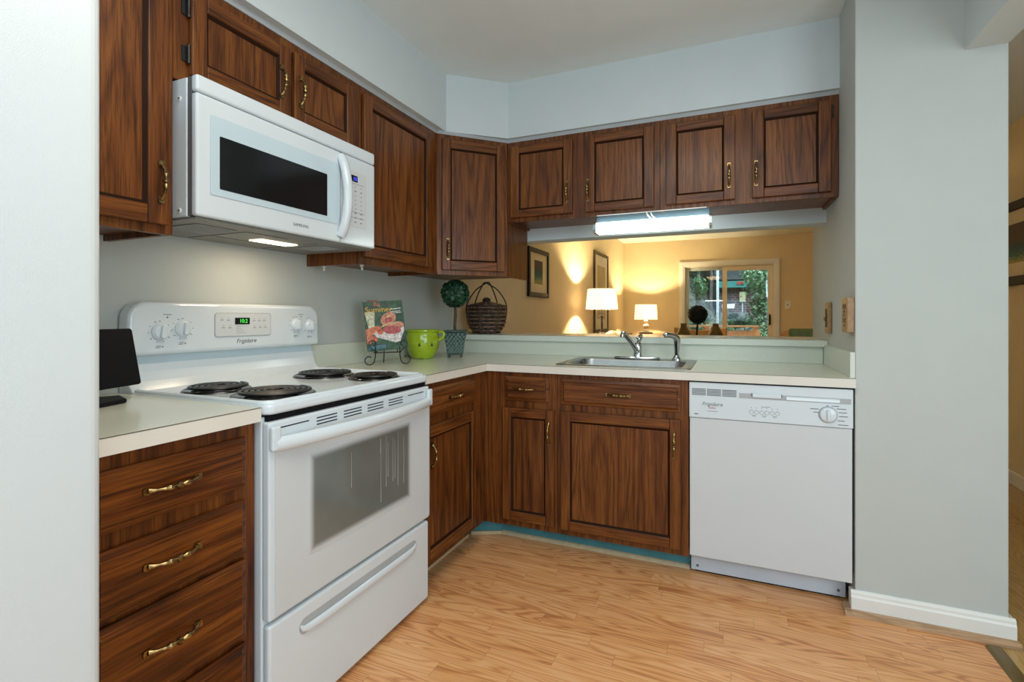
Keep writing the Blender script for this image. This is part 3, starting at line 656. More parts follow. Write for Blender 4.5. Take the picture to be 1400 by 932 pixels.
for (x, z) in ((-1.043, 1.140), (-1.018, 1.139), (-1.038, 1.112), (-1.011, 1.111), (-0.911, 1.136), (-0.888, 1.136), (-0.865, 1.137), (-0.908, 1.110), (-0.884, 1.110), (-0.861, 1.110)):
    bt.box(x - 0.006, x + 0.006, FY - 0.0032, FY - 0.0024, z - 0.0022, z + 0.0022); bt.box(x - 0.002, x + 0.002, FY - 0.0032, FY - 0.0024, z + 0.007, z + 0.0095)
for k, w in enumerate((0.016, 0.022, 0.030, 0.040)): bt.box(-0.985, -0.985 + w, FY - 0.0032, FY - 0.0024, 1.113 - k * 0.0078, 1.1148 - k * 0.0078)
bt.build('panel_print', M['markl'], cp)
text_part('brand_lettering', 'Frigidaire', 0.084, t, (-0.941, FY - 0.0003, 1.058), M['mark'], shear=0.3)
# oven door
d = MB().box(X0 + 0.004, X1 - 0.004, -0.045, -0.019, 0.343, 0.872).build('oven_door', M['white'], t, 0.006, 3)
b = MB().prism(rrect(X0 + 0.022, X1 - 0.006, 0.352, 0.802, 0.004, 3), -0.0455, -0.0475, axis=1)
b.build('door_glass', M['whitem'], d)
pts = []
for k in range(13): u = k / 12; pts.append((-0.713 - 0.496 * u, 0.757 + 0.005 * math.sin(PI * u)))
for k in range(13): u = k / 12; pts.append((-1.209 + 0.496 * u, 0.469 - 0.005 * math.sin(PI * u)))
b = MB().prism(pts, -0.0474, -0.0490, axis=1); ow = b.build('oven_window', M['oveng'], d)
b = MB(); random.seed(3)
for k in range(9):
    x = (-1.03, -0.895, -0.885, -0.83, -0.815, -0.865, -0.79, -0.765, -0.85)[k] + random.uniform(-0.01, 0.01); z1 = 0.735 - random.uniform(0, 0.03); z0 = z1 - random.uniform(0.05, 0.22)
    MB().tube([(x, -0.0490, z1), (x + random.uniform(-0.002, 0.002), -0.0490, (z0 + z1) / 2), (x, -0.0490, z0)], [0.0004, 0.0006, 0.0009], 6).build('drip_streak', M['markl'], ow)
# vent slots on the top rail of the door
b = MB(); vy0, vy1 = -0.0458, -0.0452
b.box(-1.307, -1.205, vy0, vy1, 0.8515, 0.8545).box(-0.728, -0.625, vy0, vy1, 0.853, 0.856)
for g in range(4):
    for r in range(3): x = -1.176 + 0.111 * g; b.box(x, x + 0.082, vy0, vy1, 0.834 + 0.0095 * r, 0.8372 + 0.0095 * r)
b.build('vent_slots', M['blackm'], d)
path = []; rad = []
for k in range(25): u = k / 24; path.append((X0 + 0.018 + (X1 - X0 - 0.036) * u, -0.052 - 0.040 * math.sin(PI * u) ** 0.8, 0.812))
MB().tube(path, 0.0195, 12, flat=0.62, up=(0, 1, 0)).build('handle', M['white'], d)
for xa in (X0 + 0.002, X1 - 0.030): MB().box(xa, xa + 0.028, -0.062, -0.0455, 0.796, 0.862).build('handle_bracket', M['white'], d, 0.006, 3)
# storage drawer with a scooped grip
d = MB().box(X0 + 0.006, X1 - 0.004, -0.043, -0.019, 0.020, 0.331).build('storage_drawer', M['white'], t, 0.009, 4)
g = MB().prism(rrect(-1.238, -0.671, 0.246, 0.292, 0.022), -0.0432, -0.0440, axis=1); g.build('grip_recess', M['greyw'], d)
MB().tube([(-1.234, -0.045, 0.276), (-1.226, -0.046, 0.265), (-1.205, -0.047, 0.259), (-1.16, -0.048, 0.257), (-0.75, -0.048, 0.257), (-0.705, -0.047, 0.259), (-0.684, -0.046, 0.265), (-0.676, -0.045, 0.276)], [.003, .008, .012, .0135, .0135, .012, .008, .003], 12, flat=0.45, up=(0, 1, 0)).build('grip', M['white'], d)

# ================================================================== MICROWAVE
t = thing('microwave', 'white over-the-range microwave with dark window, hung above the stove', 'microwave', (-0.982, 0.41, 1.432), RZ)
A0, A1 = -1.3605, -0.606
MB().box(A0 + 0.002, A1 - 0.002, 0.255, 0.606, 1.436, 1.832).build('body', M['white'], t, 0.004)
MB().box(A0 + 0.004, A1 - 0.004, 0.235, 0.255, 1.438, 1.832).build('front_frame', M['mark'], t, 0.002)
MB().box(A0, A1, 0.209, 0.235, 1.786, 1.834).build('top_grille', M['white'], t, 0.008, 4)
d = MB().box(A0, -0.800, 0.210, 0.235, 1.436, 1.7835).build('door', M['white'], t, 0.008, 4)
MB().prism(rrect(-1.322, -0.822, 1.503, 1.733, 0.006, 3), 0.2095, 0.2075, axis=1).build('window_border', M['whiteblue'], d)
MB().prism(rrect(-1.294, -0.876, 1.524, 1.678, 0.003, 3), 0.2074, 0.2062, axis=1).build('window', M['black'], d)
path = []
for k in range(21): u = k / 20; path.append((-0.806, 0.207 - 0.036 * math.sin(PI * u) ** 0.7, 1.462 + 0.303 * u))
MB().tube(path, 0.0165, 12, flat=1.15, up=(1, 0, 0)).build('handle', M['white'], d)
text_part('brand_lettering', 'SAMSUNG', 0.066, d, (-0.994, 0.2098, 1.469), M['mark'])
cp = MB().box(-0.7985, A1, 0.210, 0.235, 1.436, 1.7835).build('control_panel', M['white'], t, 0.006, 3)
MB().prism(rrect(-0.774, -0.657, 1.508, 1.728, 0.004, 3), 0.2100, 0.2092, axis=1).build('keypad', M['whitem'], cp)
ds = MB().box(-0.751, -0.711, 0.2085, 0.2091, 1.687, 1.712).build('display', M['black'], cp)
text_part('digits', '10', 0.017, ds, (-0.725, 0.2084, 1.699), M['blue_led'])
b = MB()
for r in range(9):
    for c in range(3):
        x = -0.756 + 0.033 * c; z = 1.668 - 0.0175 * r; w = 0.010 if (r in (1, 6, 7, 8)) else 0.004
        b.box(x - w / 2, x + w / 2, 0.2086, 0.2091, z - 0.0016, z + 0.0016)
for z in (1.6795, 1.567, 1.545): b.box(-0.768, -0.672, 0.2087, 0.2091, z - 0.0006, z + 0.0006)
b.build('key_print', M['mark'], cp)
hb = MB().box(A0 + 0.006, A1 - 0.006, 0.222, 0.604, 1.4295, 1.4355).build('hood_base', M['hood'], t, 0.002)
for (a, c, p, q) in ((-1.30, -1.17, 0.30, 0.45), (-0.80, -0.70, 0.30, 0.44)):
    b = MB().box(a, c, p, q, 1.4285, 1.4293)
    f = b.build('grease_filter', M['slot'], hb); b = MB()
    n = 10
    for k in range(n + 1):
        x = a + (c - a) * k / n; b.box(x - 0.0018, x + 0.0018, p, q, 1.4268, 1.4285)
    for k in range(n + 2):
        y = p + (q - p) * k / (n + 1); b.box(a, c, y - 0.0018, y + 0.0018, 1.4268, 1.4285)
    b.build('filter_mesh', M['greyw'], f)
b = MB().box(-1.14, -0.98, 0.29, 0.295, 1.4275, 1.4295).box(-1.14, -0.98, 0.47, 0.475, 1.4275, 1.4295).box(-1.142, -1.137, 0.29, 0.58, 1.4275, 1.4295).box(-0.845, -0.84, 0.29, 0.58, 1.4275, 1.4295); b.build('panel_ridge', M['hood'], hb)
MB().box(-1.015, -0.855, 0.375, 0.440, 1.4265, 1.4294).build('lamp_lens', M['hoodlamp'], hb, 0.001)
for z in (1.775, 1.455):
    MB().lathe([(0.001, 0.003), (0.007, 0.003), (0.0075, 0), (0.001, 0)], (0, 0, 0), 14).xform(Matrix.Translation((A0 + 0.0022, 0.285, z)) @ Matrix.Rotation(-PI / 2, 4, 'Y')).build('screw', M['trim'], t)
    MB().box(A0 - 0.0018, A0 - 0.0004, 0.282, 0.288, z - 0.003, z + 0.003).build('screw_slot', M['mark'], t)
lt = bpy.data.lights.new('hood_lamp_light', 'AREA'); lt.shape = 'RECTANGLE'; lt.size = 0.15; lt.size_y = 0.06; lt.energy = 1.0; lt.color = (1.0, 0.78, 0.52)
lo = bpy.data.objects.new('hood_lamp_light', lt); COL.objects.link(lo); lo.parent = t; lo.location = Vector((-0.935, 0.408, 1.425)) - OFF[t.name]

# ================================================================== DISHWASHER
t = thing('dishwasher', 'white built-in dishwasher under the counter beside the pier', 'dishwasher', (1.304, 0.30, 0.0))
MB().box(1.006, 1.590, 0.012, 0.58, 0.112, 0.868).box(1.02, 1.58, 0.097, 0.58, 0.0, 0.112).build('tub', M['blackm'], t)
b = MB().box(1.001, 1.606, -0.012, 0.011, 0.7155, 0.868); cp = b.build('control_panel', M['white'], t, 0.004, 3)
d = MB().box(1.003, 1.604, -0.005, 0.011, 0.112, 0.7135).build('door', M['whitem'], t, 0.003, 3)
MB().box(1.003, 1.598, 0.085, 0.095, 0.010, 0.1115).build('kick_panel', plain('kick_panel_blue_white', (0.62, 0.68, 0.74, 1), 0.35), t, 0.001)
for (x, z) in ((1.030, 0.030), (1.573, 0.034)):
    MB().lathe([(0.001, 0.002), (0.005, 0.002), (0.006, 0), (0.001, 0)], (x, 0.0848, z), 12, axis=1).build('screw', M['mark'], t)
FD = -0.012
b = MB()
for g in range(3):
    for r in range(5): x = 1.013 + 0.0605 * g; b.box(x, x + 0.056, FD - 0.0008, FD + 0.0005, 0.8135 + 0.0062 * r, 0.8170 + 0.0062 * r)
b.build('vent_slots', M['mark'], cp)
b = MB().box(1.200, 1.598, FD - 0.0010, FD + 0.0005, 0.8105, 0.8315); rc = b.build('grip_recess', M['greyw'], cp)
MB().prism([(FD - 0.0012, 0.812), (FD - 0.006, 0.815), (FD - 0.004, 0.824), (FD - 0.0012, 0.828)], 1.375, 1.560, axis=0).build('grip', M['white'], rc)
MB().box(1.250, 1.357, FD - 0.0085, FD - 0.0011, 0.817, 0.834).build('latch', M['white'], cp, 0.003, 3)
for (x, y0) in ((1.2485, 0), (1.3585, 0)): MB().box(x - 0.0015, x + 0.0015, FD - 0.006, FD - 0.0011, 0.822, 0.834).build('latch_slot', M['mark'], cp)
text_part('brand_lettering', 'Frigidaire', 0.082, cp, (1.096, FD - 0.0002, 0.775), M['mark'], shear=0.3)
text_part('series_lettering', 'Gallery', 0.030, cp, (1.096, FD - 0.0002, 0.761), M['red'], shear=0.2)
b = MB(); b.box(1.076, 1.116, FD - 0.0005, FD, 0.7465, 0.748); b.box(1.022, 1.038, FD - 0.0005, FD, 0.730, 0.734)
b.box(1.283, 1.318, FD - 0.0005, FD, 0.7785, 0.780)
for k in range(6): x = 1.247 + 0.0192 * k; b.box(x - 0.0015, x + 0.0015, FD - 0.0005, FD, 0.772, 0.7745)
for k in range(3): x = 1.2565 + 0.0385 * k; b.box(x - 0.008, x + 0.008, FD - 0.0005, FD, 0.7415, 0.7430); b.box(x - 0.006, x + 0.006, FD - 0.0005, FD, 0.7375, 0.7388)
for k, (x, z, w) in enumerate(((1.475, 0.785, 0.030), (1.480, 0.772, 0.018), (1.519, 0.800, 0.006), (1.546, 0.800, 0.026), (1.566, 0.790, 0.032), (1.571, 0.776, 0.028), (1.573, 0.761, 0.030), (1.565, 0.744, 0.024), (1.572, 0.728, 0.034))):
    b.box(x - w / 2, x + w / 2, FD - 0.0005, FD, z - 0.0014, z + 0.0014)
b.build('panel_print', M['mark'], cp)
for k in range(6):
    x = 1.247 + 0.0192 * k
    MB().lathe([(0.001, 0.0018), (0.0066, 0.0018), (0.0068, 0), (0.001, 0)], (x, FD, 0.7555), 18, axis=1).build('button', M['white'], cp)
    MB().tube([(x + 0.0078 * math.cos(2 * PI * i / 20), FD - 0.0002, 0.7555 + 0.0078 * math.sin(2 * PI * i / 20)) for i in range(20)], 0.0009, 5, closed=True).build('button_ring', M['markl'], cp)
kb = MB().lathe([(0.001, 0.001), (0.030, 0.001), (0.0305, 0.006), (0.026, 0.012), (0.0235, 0.013), (0.001, 0.0135)], (1.521, FD, 0.765), 32, axis=1)
kb.box(1.516, 1.526, FD - 0.022, FD - 0.0125, 0.743, 0.787); kn = kb.build('dial_knob', M['white'], t, 0.001)
MB().tube([(1.521 + 0.0315 * math.cos(2 * PI * i / 32), FD - 0.0005, 0.765 + 0.0315 * math.sin(2 * PI * i / 32)) for i in range(32)], 0.0016, 6, closed=True).build('dial_ring', M['markl'], kn)

# ================================================================== SINK, FAUCET, SPRAYER
t = thing('sink', 'stainless drop-in sink set into the L-shaped worktop', 'sink', (0.682, 0.283, 0.74))
so = rrect(0.362, 1.003, 0.046, 0.522, 0.025, 5); si = rrect(0.405, 0.962, 0.082, 0.420, 0.06, 5); sb = rrect(0.425, 0.942, 0.102, 0.400, 0.06, 5)
b = MB(); n = len(so); V = []
for ring, z in ((so, 0.9140), (so, 0.9165), ([(0.682 + (x - .682) * .985, 0.284 + (y - .284) * .98) for x, y in so], 0.9190), (si, 0.9175), ([(0.6835 + (x - .6835) * .985, 0.251 + (y - .251) * .98) for x, y in si], 0.908), (sb, 0.760)):
    V += [(x, y, z) for x, y in ring]
F = [[r * n + k, r * n + (k + 1) % n, (r + 1) * n + (k + 1) % n, (r + 1) * n + k] for r in range(5) for k in range(n)] + [[5 * n + k for k in range(n)]]
b.add(V, F, 0, True); b.build('basin', M['steel'], t)
MB().lathe([(0.001, 0.763), (0.03, 0.763), (0.042, 0.765), (0.045, 0.7605), (0.001, 0.7605)], (0.684, 0.27, 0), 24).build('drain', M['chrome'], t)
t = thing('faucet', 'chrome single-lever faucet standing behind the sink basin', 'faucet', (0.695, 0.468, 0.9182))
pl = [(0.695 + 0.125 * math.copysign(abs(math.cos(a)) ** 0.8, math.cos(a)), 0.468 + 0.030 * math.sin(a)) for a in [2 * PI * k / 36 for k in range(36)]]
MB().prism(pl, 0.9185, 0.932).build('base_plate', M['chrome'], t, 0.006, 3)
MB().lathe([(0.001, 0.930), (0.027, 0.930), (0.025, 0.940), (0.023, 0.960), (0.0235, 0.985), (0.021, 1.000), (0.014, 1.010), (0.001, 1.012)], (0.70, 0.468, 0), 24).build('body', M['chrome'], t)
MB().tube([(0.699, 0.460, 0.957), (0.692, 0.430, 0.982), (0.676, 0.375, 1.022), (0.660, 0.315, 1.058), (0.656, 0.300, 1.067), (0.654, 0.290, 1.066), (0.653, 0.284, 1.058), (0.653, 0.281, 1.044)], [0.016, 0.0135, 0.012, 0.012, 0.0125, 0.0125, 0.0125, 0.0125], 14).build('spout', M['chrome'], t)
MB().tube([(0.703, 0.468, 1.008), (0.708, 0.478, 1.025), (0.716, 0.490, 1.040), (0.718, 0.475, 1.050), (0.712, 0.452, 1.046), (0.702, 0.436, 1.034)], [0.010, 0.010, 0.009, 0.009, 0.0085, 0.007], 12).build('lever', M['chrome'], t)
t = thing('sink_sprayer', 'chrome side sprayer standing at the right rear of the sink', 'sprayer', (0.903, 0.470, 0.9182))
MB().lathe([(0.001, 0.9185), (0.027, 0.9185), (0.026, 0.928), (0.018, 0.934), (0.015, 0.944), (0.001, 0.945)], (0.903, 0.470, 0), 22).build('holder', M['chrome'], t)
MB().tube([(0.903, 0.470, 0.943), (0.905, 0.468, 0.965), (0.906, 0.465, 0.995), (0.907, 0.462, 1.020), (0.904, 0.455, 1.038), (0.892, 0.440, 1.049), (0.874, 0.425, 1.054), (0.856, 0.410, 1.055), (0.849, 0.404, 1.051)], [.011, .013, .0165, .019, .0185, .0155, .014, .016, .0135], 14).build('spray_head', M['chrome'], t)

# ================================================================== UNDER-CABINET LIGHT, HOOKS, WALL PLATES
t = thing('under_cabinet_light', 'glowing fluorescent strip light under the cabinets over the pass-through', 'light', (0.78, 0.36, 1.60))
MB().box(0.500, 1.074, 0.345, 0.425, 1.658, 1.7015).build('housing', plain('light_housing', (0.12, 0.19, 0.23, 1), 0.5), t, 0.003)
MB().prism(rrect(0.315, 0.415, 1.602, 1.655, 0.016, 5), 0.505, 1.068, axis=0, sm=False).build('diffuser', M['fluor'], t)
for x0 in (0.489, 1.0685): MB().prism(rrect(0.312, 0.420, 1.599, 1.658, 0.016, 5), x0, x0 + 0.0155, axis=0).build('end_cap', M['chrome'], t, 0.001)
MB().box(0.512, 1.060, 0.300, 0.304, 1.6865, 1.690).build('white_edge', M['trim'], t)  # narrow white strip along the lower front edge of the cabinets
for x in (0.775, 0.795): MB().tube([(x + 0.012, 0.350, 1.663), (x + 0.006, 0.318, 1.667), (x, 0.304, 1.676), (x - 0.002, 0.3015, 1.687)], 0.0035, 8).build('mounting_wire', M['trim'], t)
for (x, y, lab) in ((-0.528, -0.565, 'small clear cup hook at the rear under the one-door wall cabinet'), (-0.352, -0.520, 'small clear cup hook nearer the front under the one-door wall cabinet')):
    h = MB().tube([(x, y, 1.400), (x, y, 1.372), (x + 0.004, y - 0.004, 1.362), (x + 0.011, y - 0.010, 1.360), (x + 0.015, y - 0.014, 1.368)], 0.0035, 8); h.box(x - 0.006, x + 0.006, y - 0.006, y + 0.006, 1.376, 1.398)
    tag(h.build('cup_hook', M['trim']), lab, 'hook', 'cup hooks under the wall cabinet')
# wooden plates on the right wall (x = 1.614)
t = thing('light_switch', 'narrow wooden switch plate on the right wall above the ledge end', 'switch', (1.6135, 0.51, 1.145))
MB().box(1.596, 1.6135, 0.462, 0.556, 1.070, 1.222).build('plate', M['plate'], t, 0.006, 3)
MB().box(1.5945, 1.5958, 0.492, 0.526, 1.10, 1.19).build('opening', M['slot'], t)
MB().box(1.586, 1.5945, 0.503, 0.515, 1.130, 1.152).build('toggle', M['brass'], t, 0.002)
t = thing('wall_outlet', 'wooden outlet box on the right wall nearest the pier corner', 'outlet', (1.6135, 0.055, 1.158))
MB().box(1.588, 1.6135, 0.008, 0.104, 1.089, 1.228).build('plate', M['plate'], t, 0.004, 3)
for z in (1.130, 1.186):
    b = MB().box(1.5865, 1.5879, 0.036, 0.042, z - 0.002, z + 0.016).box(1.5865, 1.5879, 0.068, 0.074, z - 0.002, z + 0.016).box(1.5865, 1.5879, 0.051, 0.059, z - 0.018, z - 0.010)
    b.build('socket', M['slot'], t)
for (x, z) in ((0.055, 1.158),): MB().lathe([(0.001, 0.002), (0.004, 0.002), (0.001, 0)], (1.587, x, z), 10, axis=1).build('screw', M['brass'], t)

# ================================================================== THINGS ON THE COUNTER
# small black screen on the left counter
def frame3(o, ex, ey, ez): return Matrix(((ex[0], ey[0], ez[0], o[0]), (ex[1], ey[1], ez[1], o[1]), (ex[2], ey[2], ez[2], o[2]), (0, 0, 0, 1)))
t = thing('flat_panel_display', 'small black flat panel display on a foot, beside the refrigerator', 'display', (-0.40, -1.50, 0.9140))
u = Vector((0.30, -0.954, 0)).normalized(); nrm = Vector((0.954, 0.30, 0))
up = (Vector((0, 0, 1)) * 0.982 - nrm * 0.19).normalized(); fw = u.cross(up).normalized()
o0 = Vector((-0.421, -1.386, 0.956))
b = MB().prism(rrect(0.0, 0.26, 0.0, 0.164, 0.008, 4), -0.007, 0.007, axis=1); b.xform(frame3(o0, u, -fw if fw.dot(nrm) > 0 else fw, up)); b.build('screen', M['blackm'], t, 0.002)
b = MB().prism([(-0.372, -1.445), (-0.463, -1.413), (-0.490, -1.49), (-0.470, -1.60), (-0.38, -1.63), (-0.335, -1.56)], 0.9145, 0.926); b.build('foot', M['blackm'], t, 0.004)
b = MB().tube([(-0.425, -1.50, 0.922), (-0.43, -1.50, 0.95), (-0.425, -1.502, 1.0)], 0.012, 8); b.build('stand_neck', M['blackm'], t)
# magazine on an iron easel
fx = Vector((0.68, 0.733, 0)).normalized(); fn = Vector((0.733, -0.68, 0)).normalized()     # along and facing
ec = Vector((-0.384, -0.302, 0.9140))
t = thing('easel_stand', 'black wrought iron scroll easel holding the magazine', 'stand', ec)
def E(a, z, d=0.0): return tuple(ec + fx * a + fn * d + Vector((0, 0, z)))
b = MB()
for s in (-1, 1):
    sc = [E(s * (0.070 + 0.030 * (1 - 0.06 * k) * math.cos(-2.2 - 0.42 * k) * 0.0 + 0.0), 0) for k in ()]
    pts = [E(s * 0.058, 0.092, 0.020), E(s * 0.058, 0.066, 0.022), E(s * 0.059, 0.042, 0.024), E(s * 0.064, 0.022, 0.026)]
    for k in range(15):
        a = -2.75 + 0.36 * k; r = 0.026 * (1 - 0.032 * k)
        pts.append(E(s * (0.088 + r * math.cos(a)), 0.0305 + r * math.sin(a), 0.028))
    MB().tube(pts, 0.0028, 8).build('front_scroll_foot', M['blackiron'], t)
for s in (-1, 1):
    pts = [E(s * 0.058, 0.066, 0.0), E(s * 0.058, 0.064, 0.024), E(s * 0.056, 0.070, 0.036), E(s * 0.050, 0.085, 0.038)]
    pts = [E(s * 0.052, 0.064, 0.012), E(s * 0.052, 0.064, 0.036), E(s * 0.058, 0.070, 0.040), E(s * 0.072, 0.082, 0.041)]
    for k in range(16):
        a = -0.9 + 0.36 * k; r = 0.021 * (1 - 0.035 * k)
        pts.append(E(s * (0.072 + r * math.cos(a)), 0.108 + r * math.sin(a), 0.041))
    MB().tube(pts, 0.0028, 8).build('scroll_arm', M['blackiron'], t)
MB().tube([E(-0.066, 0.064, 0.014), E(0.066, 0.064, 0.014)], 0.0032, 8).build('shelf_bar', M['blackiron'], t)
b = MB()
for s in (-1, 1): b.tube([E(s * 0.05, 0.064, 0.012), E(s * 0.035, 0.15, -0.015), E(0, 0.22, -0.038)], 0.0028, 8)
b.tube([E(0, 0.22, -0.040), E(0, 0.10, -0.075), E(0, 0.003, -0.105)], 0.0028, 8); b.build('back_leg', M['blackiron'], t)
lean = 0.24; up = (Vector((0, 0, 1)) * math.cos(lean) - fn * math.sin(lean)).normalized()
roll = 0.07; ux = (fx * math.cos(roll) - up * math.sin(roll)).normalized() * 1.0; uz = (up * math.cos(roll) + fx * math.sin(roll)).normalized()
ux = (fx * math.cos(roll) + up * math.sin(roll)).normalized(); uz = (up * math.cos(roll) - fx * math.sin(roll)).normalized()
uy = uz.cross(ux).normalized()      # points to the back
mo = ec + Vector((0, 0, 0.071)) + fn * 0.022 + up * 0.004
mag = bpy.data.objects.new('magazine', None); COL.objects.link(mag); OFF['magazine'] = Vector((0, 0, 0))
mag.matrix_world = frame3(mo, ux, uy, uz)
tag(mag, 'food magazine with a yellow headline leaning on the black easel', 'magazine')
MW, MH = 0.194, 0.248
def card(nm, col, rough=0.35): return plain(nm, col, rough, var=0.3, vs=85)
MB().box(-MW / 2, MW / 2, 0.0008, 0.0085, 0.001, MH - 0.001).build('pages', M['trim'], mag)
cv = MB().box(-MW / 2, MW / 2, -0.0006, 0.0006, 0.0, MH)
def cover_mat():
    tt = NT('cover_green'); nz = tt.noise(tt.coord(), 26, 4, 0.65)
    tt.bsdf(tt.ramp(nz, [(0.40, (0.006, 0.028, 0.020, 1)), (0.54, (0.015, 0.075, 0.030, 1)), (0.70, (0.07, 0.15, 0.08, 1))]), 0.35); return tt.m
cvo = cv.build('cover', cover_mat(), mag)
def blob(mb, pts, k): mb.prism([(p[0] * MW - MW / 2, p[1] * MH) for p in pts], -0.0007 - 0.0002 * k, -0.0006, axis=1)
def ell(cx, cz, a, c, rot=0.0, n=22): return [(cx + a * math.cos(q) * math.cos(rot) - c * math.sin(q) * math.sin(rot), cz + a * math.cos(q) * math.sin(rot) + c * math.sin(q) * math.cos(rot)) for q in [2 * PI * k / n for k in range(n)]]
pat = lambda nm, polys, col, k: [b_.build(nm, card(nm + '_ink', col), cvo) for b_ in [MB()] if [blob(b_, p, k) for p in polys] or True]
pat('printed_glass', [[(0.03, 0.78), (0.28, 0.80), (0.24, 0.48), (0.10, 0.46)]], (0.62, 0.60, 0.42, 1), 1)
pat('printed_plate', [[(0.20, 0.34), (0.30, 0.46), (0.55, 0.36), (0.95, 0.50), (0.98, 0.40), (0.84, 0.16), (0.72, 0.14), (0.28, 0.27)]], (0.70, 0.64, 0.62, 1), 1)
pat('printed_hand', [[(0.02, 0.44), (0.30, 0.50), (0.28, 0.40), (0.16, 0.30), (0.12, 0.16), (0.03, 0.14)]], (0.62, 0.18, 0.08, 1), 2)
pat('printed_tomato', [ell(0.32, 0.44, 0.09, 0.055), ell(0.37, 0.37, 0.08, 0.05), ell(0.20, 0.24, 0.09, 0.06)], (0.60, 0.13, 0.05, 1), 3)
pat('printed_melon', [ell(0.60, 0.63, 0.20, 0.125, 0.3), ell(0.74, 0.47, 0.24, 0.085, 0.15)], (0.60, 0.24, 0.15, 1), 3)
pat('printed_meat', [ell(0.66, 0.40, 0.23, 0.085, -0.05), ell(0.60, 0.60, 0.10, 0.06, 0.3)], (0.46, 0.08, 0.085, 1), 4)
pat('printed_slices', [ell(0.52, 0.51, 0.14, 0.022, 0.3), ell(0.72, 0.53, 0.15, 0.020, 0.15), ell(0.62, 0.68, 0.14, 0.018, 0.3)], (0.68, 0.40, 0.22, 1), 5)
pat('printed_label', [[(0.05, 0.10), (0.46, 0.12), (0.47, 0.055), (0.04, 0.03)]], (0.05, 0.17, 0.24, 1), 1)
pat('printed_caption', [[(0.66, 0.775), (0.92, 0.79), (0.92, 0.772), (0.66, 0.757)], [(0.68, 0.745), (0.96, 0.76), (0.96, 0.742), (0.68, 0.727)], [(0.66, 0.83), (0.94, 0.845), (0.94, 0.825), (0.66, 0.81)]], (0.55, 0.58, 0.55, 1), 1)
text_part('headline', 'Summer', 0.128, cvo, (-0.021, -0.0008, 0.206), card('headline_yellow', (0.80, 0.46, 0.03, 1)))
text_part('headline_top', 'Big', 0.030, cvo, (-0.028, -0.0008, 0.231), card('headline_orange', (0.62, 0.16, 0.06, 1)))
MB().prism([(-0.075, MH), (-0.02, MH), (-0.026, MH + 0.009), (-0.069, MH + 0.009)], 0.002, 0.006, axis=1).build('bookmark_tab', card('tab_red_brown', (0.24, 0.08, 0.05, 1)), mag)
# lime green pot
pc = (-0.452, 0.105)
t = thing('flower_pot', 'lime green glazed round pot with loop handles', 'pot', (pc[0], pc[1], 0.914))
prof = [(0.001, 0.9165), (0.058, 0.9165), (0.064, 0.922), (0.076, 0.945), (0.089, 0.975), (0.095, 1.000), (0.0955, 1.022), (0.091, 1.042), (0.089, 1.055), (0.092, 1.064), (0.0985, 1.070), (0.0985, 1.076), (0.094, 1.078), (0.089, 1.074), (0.084, 1.055), (0.088, 1.02), (0.082, 0.98), (0.055, 0.93), (0.001, 0.928)]
MB().lathe(prof, (pc[0], pc[1], 0), 44).build('bowl', M['lime'], t)
hx = Vector((0.92, 0.39, 0))
for s in (-1, 1):
    q = Vector((pc[0], pc[1], 0))
    MB().tube([q + hx * s * 0.092 + Vector((0, 0, 1.060)), q + hx * s * 0.108 + Vector((0, 0, 1.069)), q + hx * s * 0.121 + Vector((0, 0, 1.056)), q + hx * s * 0.118 + Vector((0, 0, 1.036)), q + hx * s * 0.104 + Vector((0, 0, 1.022)), q + hx * s * 0.092 + Vector((0, 0, 1.018))], 0.009, 10).build('handle', M['lime'], t)
for a in (-1.9, -0.75, 0.4, 2.0): MB().lathe([(0.001, 0.9142), (0.010, 0.9142), (0.011, 0.918), (0.001, 0.919)], (pc[0] + 0.05 * math.cos(a), pc[1] + 0.05 * math.sin(a), 0), 10).build('foot', M['lime'], t)
for (a, z) in ((-1.17, 0.998), (-0.42, 0.998)):
    d3 = Vector((math.cos(a), math.sin(a), 0)); sd = Vector((-d3.y, d3.x, 0)); ce = Vector((pc[0], pc[1], z)) + d3 * 0.0945
    b = MB().prism([(-0.006, -0.010), (0.006, -0.010), (0.004, 0.0), (0.0, 0.011), (-0.004, 0.0)], -0.0012, 0.003, axis=1).xform(frame3(ce, sd, -d3, Vector((0, 0, 1))))
    b.build('cutout', M['slot'], t)

def leaf_ball(mb, c, r, n, size, flat=1.0, seed=1, mi=0, jit=0.10):
    rnd = random.Random(seed)
    for i in range(n):
        z = 1 - 2 * (i + 0.5) / n; a = i * 2.399963; q = math.sqrt(1 - z * z)
        d = Vector((q * math.cos(a), q * math.sin(a), z)); p = Vector(c) + d * r * (1 + rnd.uniform(-jit, jit * 0.7)); p.z = c[2] + (p.z - c[2]) * flat
        e = Vector((rnd.uniform(-1, 1), rnd.uniform(-1, 1), rnd.uniform(-1, 1))); e = (e - d * e.dot(d) * 0.6).normalized()
        w = e.cross(d + 0.6 * Vector((rnd.uniform(-1, 1), rnd.uniform(-1, 1), rnd.uniform(-1, 1)))).normalized()
        s = size * rnd.uniform(0.7, 1.25)
        mb.add([p - e * s * 0.5, p + w * s * 0.3 + d * s * 0.12, p + e * s * 0.5 + d * s * 0.1, p - w * s * 0.3 + d * s * 0.12], [(0, 1, 2, 3)], mi)
    return mb
